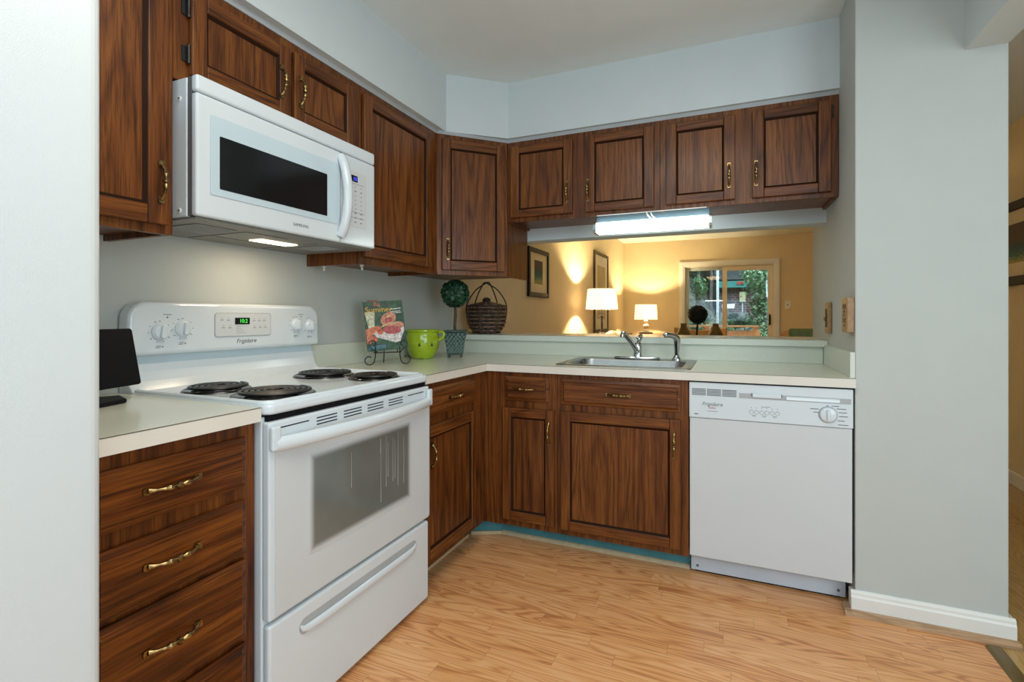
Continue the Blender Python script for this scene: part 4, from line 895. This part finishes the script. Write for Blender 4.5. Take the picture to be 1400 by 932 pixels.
# topiary in a square green pot
tc = (-0.334, 0.268)
t = thing('potted_topiary', 'ball-clipped green topiary in a square lattice pot on the counter', 'plant', (tc[0], tc[1], 0.914))
b = MB().lathe([(0.001, 1.225)] + [(0.066 * math.sin(PI * k / 12), 1.289 - 0.066 * math.cos(PI * k / 12)) for k in range(1, 12)] + [(0.001, 1.355)], (tc[0], tc[1], 0), 20)
leaf_ball(b, (tc[0], tc[1], 1.288), 0.076, 1100, 0.026, 1.0, 4, jit=0.08)
b.build('foliage', M['leaf'], t)
MB().tube([(tc[0], tc[1], 1.045), (tc[0] - 0.003, tc[1], 1.10), (tc[0] + 0.002, tc[1], 1.16), (tc[0], tc[1], 1.23)], [0.009, 0.008, 0.0085, 0.008], 10).build('stem', M['stem'], t)
pr = [(0.044, 0.928), (0.046, 0.955), (0.050, 0.99), (0.057, 1.025), (0.065, 1.058), (0.070, 1.066), (0.069, 1.072)]
b = MB(); rot = Matrix.Translation((tc[0], tc[1], 0)) @ Matrix.Rotation(0.50, 4, 'Z')
V = [];
for (r, z) in pr + [(0.060, 1.072), (0.055, 1.045)]: V += [(-r, -r, z), (r, -r, z), (r, r, z), (-r, r, z)]
F = [[4 * i + k, 4 * i + (k + 1) % 4, 4 * i + 4 + (k + 1) % 4, 4 * i + 4 + k] for i in range(8) for k in range(4)] + [[3, 2, 1, 0], [32, 33, 34, 35]]
b.add(V, F, 0)
for sx in (-1, 1):
    for sy in (-1, 1): b.box(sx * 0.028, sx * 0.043, sy * 0.028, sy * 0.043, 0.9142, 0.929)
b.xform(rot); pm_ = plain('verdigris_pot', (0.040, 0.075, 0.062, 1), 0.45, var=0.3, vs=60)
po = b.build('pot', pm_, t, 0.002)
b = MB()
for side in range(4):
    R4 = Matrix.Rotation(side * PI / 2, 4, 'Z')
    for row in range(9):
        z = 0.945 + row * 0.0128
        r = next(pr[i][0] + (pr[i + 1][0] - pr[i][0]) * (z - pr[i][1]) / (pr[i + 1][1] - pr[i][1]) for i in range(len(pr) - 1) if pr[i][1] <= z <= pr[i + 1][1])
        for c in range(5):
            x = (c - 2 + (0.5 if row % 2 else 0) - 0.25) * r * 0.38
            q = MB().prism([(x - 0.0085, z - 0.004), (x + 0.003, z - 0.007), (x + 0.0085, z + 0.004), (x - 0.003, z + 0.007)], -r - 0.0030, -r + 0.004, axis=1).xform(rot @ R4)
            b.add(q.v, q.f)
b.build('lattice_relief', plain('verdigris_light', (0.10, 0.17, 0.145, 1), 0.45, var=0.25, vs=60), po)
MB().lathe([(0.001, 1.050), (0.052, 1.050), (0.048, 1.058), (0.001, 1.062)], (tc[0], tc[1], 0), 16).build('moss', M['stem'], t)
# wicker basket on the ledge
bc = (-0.395, 0.80)
t = thing('wicker_basket', 'dark woven lidded basket with tall crossed handles on the ledge', 'basket', (bc[0], bc[1], 1.0355))
def bprof(z): 
    pz = [(1.036, .088), (1.050, .092), (1.075, .112), (1.11, .126), (1.15, .131), (1.19, .131), (1.222, .127)]
    for i in range(len(pz) - 1):
        if pz[i][0] <= z <= pz[i + 1][0]: return pz[i][1] + (pz[i + 1][1] - pz[i][1]) * (z - pz[i][0]) / (pz[i + 1][0] - pz[i][0])
    return pz[-1][1]
b = MB().lathe([(0.001, 1.037)] + [(bprof(1.038 + 0.0182 * k) - 0.006, 1.038 + 0.0182 * k) for k in range(11)] + [(0.10, 1.215), (0.001, 1.215)], (bc[0], bc[1], 0), 40)
N = 22
for row in range(14):
    z = 1.044 + row * 0.0130; ph = PI * (row % 2)
    pts = [(bc[0] + (bprof(z) + 0.0055 * math.sin(N * a / 2 + ph)) * math.cos(a), bc[1] + (bprof(z) + 0.0055 * math.sin(N * a / 2 + ph)) * math.sin(a), z + 0.0012 * math.sin(3 * a + row)) for a in [2 * PI * k / 120 for k in range(120)]]
    b.tube(pts, 0.0066, 7, mi=(1 if row % 2 == 1 else 0), closed=True)
b.build('woven_body', [M['wicker'], M['wickerl']], t)
b = MB()
for row in range(9):
    r = 0.130 - row * 0.0135; z = 1.226 + row * 0.0030; ph = PI * (row % 2)
    b.tube([(bc[0] + r * math.cos(a), bc[1] + r * math.sin(a), z + 0.002 * math.sin(12 * a + ph)) for a in [2 * PI * k / 90 for k in range(90)]], 0.0066, 7, closed=True, mi=row % 2)
ld = b.build('lid', [M['wicker'], M['wickerl']], t)
b = MB()
for r, z in ((0.020, 1.256), (0.024, 1.264), (0.022, 1.272), (0.012, 1.278)): b.tube([(bc[0] + r * math.cos(a), bc[1] + r * math.sin(a), z) for a in [2 * PI * k / 30 for k in range(30)]], 0.0062, 7, closed=True)
b.lathe([(0.001, 1.248), (0.018, 1.25), (0.020, 1.27), (0.001, 1.276)], (bc[0], bc[1], 0), 14); b.build('lid_knob', M['wicker'], ld)
hd = Vector((0.92, 0.39, 0)); hp = Vector((-0.39, 0.92, 0)); q0 = Vector((bc[0], bc[1], 0))
def smooth_path(P, m=8):
    out = []; Q = [P[0]] + P + [P[-1]]
    for i in range(1, len(Q) - 2):
        a, b_, c, d_ = (Vector(v) for v in Q[i - 1:i + 3])
        for k in range(m):
            u = k / m; out.append(0.5 * ((2 * b_) + (c - a) * u + (2 * a - 5 * b_ + 4 * c - d_) * u * u + (3 * b_ - a - 3 * c + d_) * u ** 3))
    out.append(Vector(Q[-1])); return out
for s_, bk, zt in ((-1, 0.05, 1.392), (1, -0.05, 1.386)):
    P = [(-0.136, 0.0, 1.150), (-0.141, 0.0, 1.205), (-0.128, 0.01, 1.262), (-0.078, 0.02, 1.335), (-0.020, 0.03, zt - 0.014), (0.012, 0.03, zt), (0.034, 0.04, zt - 0.035), (0.056, 0.06, 1.300), (0.074, 0.085, 1.235), (0.078, 0.10, 1.200)]
    pts = [q0 + hd * (-s_ * p[0] * -1 if s_ > 0 else p[0]) * (1 if s_ < 0 else -1) + hp * p[1] * (1 if bk > 0 else -1) + Vector((0, 0, p[2])) for p in P]
    MB().tube(smooth_path(pts), 0.0045, 8).build('handle', M['blackiron'], t)

# ================================================================== DINING ROOM
def picture(name, label, lx0, lx1, z0, z1, base_xy, rot, fw_, fmat, mmat, amat, mw, depth=0.025, art=None):
    """local x along the wall, local y into the wall"""
    t = thing(name, label, 'picture', (base_xy[0], base_xy[1], z0), rot, ref=(0, 0, z0))
    f = frame_mb(lx0, lx1, z0, z1, fw_, -depth, -0.001); f.build('frame', fmat, t, 0.004, 2)
    MB().box(lx0 + fw_, lx1 - fw_, -depth * 0.5, -0.001, z0 + fw_, z1 - fw_).build('mat', mmat, t)
    a = art or (lx0 + fw_ + mw, lx1 - fw_ - mw, z0 + fw_ + mw, z1 - fw_ - mw)
    MB().box(a[0], a[1], -depth * 0.5 - 0.001, -depth * 0.5 + 0.002, a[2], a[3]).build('print', amat, t)
    return t
wl = -0.609
picture('framed_print', 'small black framed print with a teal abstract, on the wall past the cabinets', -0.285, 0.285, 1.345, 1.825, (wl, 2.355), RZ, 0.045, M['frameblk'], M['mat'], M['artteal'], 0.07, art=(-0.12, 0.11, 1.475, 1.71))
picture('framed_print', 'tall thin framed print with a pale mat on the wall behind the nearer table lamp', -0.43, 0.43, 0.92, 2.095, (wl, 4.99), RZ, 0.045, M['framegold'], M['matlight'], M['arttan'], 0.15)
def table_lamp(name, label, x, y, z0, zs0, zs1, r0, r1, parts, power, bulb_z):
    t = thing(name, label, 'lamp', (x, y, z0))
    for nm, prof, m in parts: MB().lathe(prof, (x, y, 0), 28).build(nm, m, t)
    n = 40; V = []
    for (r, z) in ((r0, zs0), (r1, zs1), (r1 - 0.002, zs1), (r0 - 0.002, zs0)): V += [(x + r * math.cos(2 * PI * k / n), y + r * math.sin(2 * PI * k / n), z) for k in range(n)]
    F = [(i * n + k, i * n + (k + 1) % n, ((i + 1) % 4) * n + (k + 1) % n, ((i + 1) % 4) * n + k) for i in range(4) for k in range(n)]
    MB().add(V, F, 0, True).build('shade', M['shadecloth'], t)
    l = bpy.data.lights.new(name + '_bulb', 'POINT'); l.energy = power; l.color = (1.0, 0.76, 0.42); l.shadow_soft_size = 0.028
    o = bpy.data.objects.new('bulb', l); COL.objects.link(o); o.parent = t; o.location = (0, 0, bulb_z - z0)
    return t
table_lamp('table_lamp', 'lit table lamp with white shade on a dark slender stem, nearer the pass-through', -0.28, 3.70, 0.930, 1.243, 1.488, 0.196, 0.172,
    [('base', [(0.001, 0.9305), (0.075, 0.9305), (0.078, 0.940), (0.045, 0.955), (0.018, 0.968), (0.014, 0.985), (0.012, 1.150), (0.034, 1.158), (0.034, 1.166), (0.014, 1.170), (0.012, 1.25), (0.001, 1.26)], M['darkmetal'])], 98, 1.380)
table_lamp('table_lamp', 'lit table lamp with white shade on a cream turned base, in the far corner', -0.135, 6.25, 0.860, 1.103, 1.352, 0.19, 0.175,
    [('foot', [(0.001, 0.8605), (0.115, 0.8605), (0.115, 0.885), (0.10, 0.89), (0.001, 0.892)], M['darkmetal']),
     ('base', [(0.03, 0.89), (0.055, 0.90), (0.05, 0.92), (0.026, 0.94), (0.036, 0.965), (0.05, 0.99), (0.05, 1.0), (0.03, 1.02), (0.022, 1.05), (0.032, 1.075), (0.02, 1.10), (0.001, 1.12)], M['ceramic'])], 100, 1.23)
# pendant over the table (mirrored in the patio door)
t = thing('pendant_lamp', 'lit bowl pendant hanging over the dining table, seen mirrored in the patio door', 'lamp', (0.80, 2.75, 2.07))
MB().lathe([(0.001, 2.07), (0.09, 2.075), (0.155, 2.11), (0.165, 2.135), (0.155, 2.135), (0.09, 2.085), (0.001, 2.08)], (0.80, 2.75, 0), 36).build('bowl', M['shadecloth'], t)
MB().lathe([(0.155, 2.137), (0.168, 2.137), (0.13, 2.19), (0.04, 2.215), (0.001, 2.218)], (0.80, 2.75, 0), 36).build('canopy', M['brass'], t)
MB().lathe([(0.001, 2.216), (0.008, 2.216), (0.008, 2.46), (0.05, 2.462), (0.05, 2.4825), (0.001, 2.4825)], (0.80, 2.75, 0), 16).build('stem', M['brass'], t)
l = bpy.data.lights.new('pendant_bulb', 'POINT'); l.energy = 300; l.color = (1.0, 0.77, 0.43); l.shadow_soft_size = 0.03
o = bpy.data.objects.new('bulb', l); COL.objects.link(o); o.parent = t; o.location = (0, 0, 0.052)
# furniture mostly hidden behind the ledge
def legs4(t, x0, x1, y0, y1, z1, s, m, nm='leg'):
    for x in (x0, x1):
        for y in (y0, y1): MB().box(x - s, x + s, y - s, y + s, 0.0, z1).build(nm, m, t, 0.004)
t = thing('console_table', 'brown console table carrying the nearer lamp', 'table', (-0.33, 3.9, 0.0))
MB().box(-0.56, -0.06, 3.25, 4.55, 0.895, 0.9295).build('tabletop', M['furn'], t, 0.004)
MB().box(-0.53, -0.09, 3.29, 4.51, 0.80, 0.8945).build('apron', M['furn'], t, 0.003)
legs4(t, -0.52, -0.10, 3.31, 4.49, 0.80, 0.025, M['furn'])
t = thing('corner_table', 'brown table carrying the lamp in the far corner', 'table', (-0.15, 6.3, 0.0))
MB().box(-0.55, 0.22, 6.0, 6.70, 0.825, 0.8595).build('tabletop', M['furn'], t, 0.004)
MB().box(-0.51, 0.18, 6.04, 6.66, 0.74, 0.8245).build('apron', M['furn'], t, 0.003)
legs4(t, -0.50, 0.17, 6.06, 6.64, 0.74, 0.022, M['furn'])
for (x, y, w, h, a, lab) in ((-0.14, 3.58, 0.075, 0.055, 0.3, 'peaked pale tan ornament at the foot of the nearer lamp'), (-0.11, 3.85, 0.085, 0.036, -0.4, 'low pale tan ornament behind the peaked one by the lamp')):
    b = MB(); n = 20; V = []
    for (f, z) in ((0.92, 0.0), (1.0, 0.25), (0.72, 0.62), (0.34, 0.92), (0.06, 1.0)):
        V += [(x + w * f * math.cos(2 * PI * k / n) * (1 + 0.10 * math.cos(5 * 2 * PI * k / n)) + (0.014 * z), y + 0.7 * w * f * math.sin(2 * PI * k / n), 0.930 + h * z) for k in range(n)]
    b.add(V, [[i * n + k, i * n + (k + 1) % n, (i + 1) * n + (k + 1) % n, (i + 1) * n + k] for i in range(4) for k in range(n)] + [list(range(n))[::-1], [4 * n + k for k in range(n)]], 0, True)
    tag(b.build('tan_ornament', M['shell']), lab, 'ornament')
t = thing('dining_table', 'round brown dining table under the vases and the dark topiary', 'table', (0.90, 2.60, 0.0))
MB().lathe([(0.001, 0.725), (0.60, 0.725), (0.62, 0.735), (0.62, 0.755), (0.61, 0.76), (0.001, 0.76)], (0.90, 2.60, 0), 48).build('tabletop', M['furn'], t)
MB().lathe([(0.001, 0.0), (0.30, 0.0), (0.30, 0.03), (0.10, 0.07), (0.055, 0.12), (0.05, 0.4), (0.08, 0.6), (0.16, 0.7245), (0.001, 0.7245)], (0.90, 2.60, 0), 32).build('pedestal', M['furn'], t)
for (x, lab) in ((0.775, 'brown bottle-shaped vase left of the dark topiary'), (1.049, 'brown bottle-shaped vase right of the dark topiary')):
    v = MB().lathe([(0.001, 0.7605), (0.055, 0.7605), (0.078, 0.80), (0.088, 0.86), (0.085, 0.92), (0.066, 0.985), (0.042, 1.035), (0.027, 1.062), (0.025, 1.080), (0.031, 1.089), (0.024, 1.088), (0.018, 1.06), (0.001, 1.05)], (x, 2.5, 0), 30)
    tag(v.build('vase', M['vase']), lab, 'vase', 'brown vases on the dining table')
t = thing('potted_topiary', 'dark ball topiary between the two brown vases before the patio door', 'plant', (0.888, 2.67, 0.7605))
b = MB().lathe([(0.001, 1.10)] + [(0.074 * math.sin(PI * k / 12), 1.170 - 0.074 * math.cos(PI * k / 12)) for k in range(1, 12)] + [(0.001, 1.244)], (0.888, 2.67, 0), 20)
leaf_ball(b, (0.888, 2.67, 1.170), 0.083, 900, 0.021, 1.0, 9, jit=0.07); b.build('foliage', M['leafdark'], t)
MB().tube([(0.873, 2.67, 0.87), (0.877, 2.67, 0.96), (0.882, 2.67, 1.03), (0.888, 2.67, 1.11)], [0.011, 0.010, 0.010, 0.009], 10).build('stem', M['leafdark'], t)
MB().lathe([(0.001, 0.7608), (0.045, 0.7608), (0.055, 0.80), (0.062, 0.88), (0.066, 0.885), (0.058, 0.885), (0.05, 0.86), (0.001, 0.86)], (0.888, 2.67, 0), 24).build('pot', M['wicker'], t)
def chair(label, x, y, rz, top, mat, w=0.5, curve=0.0, thick=0.05, backh=0.5):
    t = thing('dining_chair', label, 'chair', (x, y, 0), rz, ref=(0, 0, 0), group=None)
    MB().prism(rrect(-w / 2, w / 2, -0.22, 0.23, 0.04), 0.41, 0.47).build('seat', mat, t, 0.012, 3)
    b = MB(); n = 14; V = []
    for k in range(n + 1):
        u = -1 + 2 * k / n; xx = u * w / 2; yy = 0.23 + 0.05 * (1 - u * u); zt = top - curve * (1 - u * u)
        V += [(xx, yy, top - backh), (xx, yy + thick, top - backh), (xx, yy + thick + 0.04, zt), (xx, yy + 0.04, zt)]
    F = [[4 * k + i, 4 * k + (i + 1) % 4, 4 * k + 4 + (i + 1) % 4, 4 * k + 4 + i] for k in range(n) for i in range(4)] + [[3, 2, 1, 0], [4 * n, 4 * n + 1, 4 * n + 2, 4 * n + 3]]
    b.add(V, F); b.build('backrest', mat, t, 0.016, 3)
    for sx in (-1, 1):
        MB().box(sx * (w / 2 - 0.05), sx * (w / 2 - 0.01), -0.21, -0.17, 0, 0.41).build('leg', M['furn'], t, 0.004)
        MB().box(sx * (w / 2 - 0.05), sx * (w / 2 - 0.01), 0.24, 0.28, 0, top - backh + 0.03).build('leg', M['furn'], t, 0.004)
    return t
chair('tan dining chair with a dipped top rail behind the dark topiary', 0.86, 3.30, 0.0, 1.035, M['tan'], 0.56, 0.035, 0.03)
chair('green upholstered dining chair near the right end of the ledge', 1.86, 2.62, -PI / 2 * 0.15, 1.040, M['sage'], 0.52, 0.0, 0.10, 0.55)
chair('tan dining chair just showing left of the green chair', 1.655, 3.70, -0.5, 0.965, M['tan'], 0.20, -0.045, 0.03, 0.45)
t = thing('wall_switch', 'small cream switch plate on the far wall right of the patio door', 'switch', (2.035, 6.774, 1.34))
MB().box(1.993, 2.077, 6.766, 6.774, 1.277, 1.406).build('plate', M['trim'], t, 0.003)
MB().box(2.029, 2.041, 6.757, 6.766, 1.330, 1.352).build('toggle', M['slot'], t, 0.001)
# mirror-like picture in the hall (right edge)
t = picture('framed_print', 'large black framed print on the yellow hall wall at the right edge', -0.36, 0.36, 1.365, 1.930, (2.959, 2.00), -RZ, 0.06, M['frameblk'], M['mat'], M['artteal'], 0.09, 0.03)

# ================================================================== GARDEN BEYOND THE PATIO DOOR
random.seed(11)
def gz(x, y):
    """height of the garden bank"""
    u = max(0.0, min(1.0, (y - 9.4) / 6.4)); u = u * u * (3 - 2 * u)
    l = max(0.0, min(1.0, (0.75 - x) / 0.8))
    z = -0.5 + u * (1.58 + 0.55 * l)
    z += l * max(0.0, min(1.0, (y - 16) / 8)) * 2.6
    return z + max(0.0, (y - 24)) * 0.85 + 0.05 * math.sin(3.1 * x + y) * u
b = MB(); gx = [-12 + 0.75 * i for i in range(33)]; gy = [6.95 + 0.8 * j for j in range(34)]
nx = len(gx)
b.add([(x, y, gz(x, y)) for y in gy for x in gx], [(j * nx + i, j * nx + i + 1, (j + 1) * nx + i + 1, (j + 1) * nx + i) for j in range(len(gy) - 1) for i in range(nx - 1)], 0, True)
struct(b.build('ground', M['ground']), 'leaf-littered garden slope outside the patio door', 'ground')
struct(MB().box(-1.5, 3.6, 6.95, 9.05, -0.12, -0.03).build('deck', M['deck']), 'orange wooden deck outside the patio door', 'deck')
t = thing('deck_railing', 'orange wooden deck railing outside the patio door', 'railing', (0.2, 9.0, -0.03))
MB().box(-1.5, 1.72, 8.93, 9.07, 0.930, 0.966).build('top_rail', M['deck'], t)
MB().box(-1.5, 1.75, 8.98, 9.02, 0.74, 0.858).build('side_board', M['deck'], t)
MB().box(-1.5, 1.75, 8.98, 9.02, 0.30, 0.40).build('side_board', M['deck'], t)
for x in (-1.4, -0.3, 0.72, 1.66): MB().box(x - 0.045, x + 0.045, 8.975, 9.065, -0.03, 0.929).build('post', M['deck'], t)
bY = 19.5
t = thing('neighbouring_house', 'brick building with a teal awning band across the garden', 'building', (3.6, bY + 2, 1.0))
MB().box(0.72, 6.5, bY, bY + 4, 0.9, 2.62).build('brick_wall', M['brick'], t)
MB().box(0.86, 1.22, bY - 0.04, bY - 0.001, 1.1, 2.25).build('doorway', M['roof'], t)
MB().prism([(bY - 0.50, 2.30), (bY - 0.001, 2.30), (bY - 0.001, 2.60), (bY - 0.46, 2.55)], 0.70, 2.05, axis=0).build('awning', M['awning'], t)
MB().box(1.44, 1.70, bY - 0.53, bY - 0.501, 2.40, 2.525).build('red_sign', M['redsign'], t)
MB().prism([(bY - 0.25, 2.63), (bY + 4, 2.63), (bY + 4, 6.4), (bY + 0.9, 5.4)], 0.60, 6.8, axis=0).build('roof', M['roof'], t)
m_ = MB().box(1.54, 1.76, bY - 0.20, bY - 0.001, 1.735, 2.135).build('meter_box', M['meter'], t)
MB().lathe([(0.001, 0.01), (0.03, 0.01), (0.03, 0), (0.001, 0)], (1.60, bY - 0.20, 1.95), 14, axis=1).build('meter_dial', M['mark'], m_)
MB().box(1.625, 1.675, bY - 0.10, bY - 0.002, 1.1, 1.734).build('conduit', M['alum'], t)
tag(MB().box(0.845, 0.910, 12.0, 12.065, -0.25, 3.2).build('pale_post', M['alum']), 'pale square post standing in the garden left of the brick building', 'post')
t = thing('reflection_patch', 'added white patch imitating a window reflection in the patio door glass', 'reflection', (1.13, 15.0, 0.9))  # white patch and its post added to imitate a window's reflection in the glass
MB().prism([(0.95, 1.412), (1.31, 1.412), (1.335, 1.562), (0.945, 1.545)], 14.98, 15.01, axis=1).build('panel', plain('reflection_patch_white', (0.85, 0.82, 0.84, 1), 0.4), t)
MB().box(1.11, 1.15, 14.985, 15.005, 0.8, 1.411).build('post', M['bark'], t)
struct(MB().box(0.80, 5.5, 15.9, 16.15, 0.6, 1.30).build('wall_garden', plain('grey_stone', (0.20, 0.21, 0.20, 1), 0.9, var=0.35, vs=7)), 'low grey stone wall across the garden', 'wall')

def bush(name, label, cat, x, y, zc, r, n, size, mats, trunk=0.04, flat=1.0, seed=1, spread=0.6):
    g0 = gz(x, y) - 0.1; t = thing(name, label, cat, (x, y, g0)); rnd = random.Random(seed); b = MB()
    for k in range(9):
        cc = (x + rnd.uniform(-spread, spread) * r, y + rnd.uniform(-.5, .5) * r, zc + rnd.uniform(-.7, .7) * r * flat)
        leaf_ball(b, cc, r * rnd.uniform(0.38, 0.62), n // 9, size, min(flat, 1.3), seed * 10 + k, mi=k % len(mats), jit=0.4)
    b.build('foliage', mats, t)
    MB().tube([(x, y, g0), (x + 0.03, y, (g0 + zc) / 2), (x, y, zc)], [trunk, trunk * 0.8, trunk * 0.5], 9).build('trunk', M['bark'], t)
    return t
T1, T2, T3 = M['tl1'], M['tl2'], M['tl3']
bush('garden_shrub', 'tall leafy shrub right of the meter box, close to the patio door', 'shrub', 2.20, 12.2, 1.75, 0.72, 2000, 0.11, [T2, T1, T2], 0.04, 1.25, 1)
bush('garden_shrub', 'bright green shrub low behind the end of the deck railing', 'shrub', 2.02, 10.4, 0.72, 0.34, 700, 0.08, [T1, T2], 0.03, 1.0, 2)
bush('garden_tree', 'dark ivy-clad tree at the left of the patio door view', 'tree', 0.30, 13.2, 2.75, 0.36, 1700, 0.10, [T3, T1, T3], 0.11, 3.0, 3)
bush('garden_tree', 'dark leafy tree left of the ivy-clad one', 'tree', -0.60, 14.6, 3.0, 0.55, 1400, 0.13, [T3, T1], 0.12, 2.4, 4)
bush('garden_tree', 'thin grey-green tree between the ivy-clad tree and the pale post', 'tree', 0.52, 17.6, 4.1, 0.45, 900, 0.13, [T2, T3], 0.07, 2.6, 5, 0.5)
bush('garden_tree', 'broad dark tree high on the bank behind the thin one', 'tree', -2.6, 23.0, 6.2, 1.5, 1600, 0.34, [T3], 0.2, 1.3, 6)
bush('garden_shrub', 'grey-green ground shrub below the ivy-clad tree', 'shrub', 0.42, 11.6, 0.98, 0.32, 700, 0.07, [T2, T3], 0.02, 0.7, 7)
bush('garden_shrub', 'low grey-green shrub in front of the garden wall', 'shrub', 1.55, 13.4, 1.02, 0.30, 900, 0.08, [T2, T3], 0.02, 0.6, 8, 1.2)
bush('garden_shrub', 'low dark shrub on the bank behind the deck railing', 'shrub', 1.12, 11.6, 0.72, 0.30, 800, 0.075, [T3, T1], 0.02, 0.7, 9, 0.9)
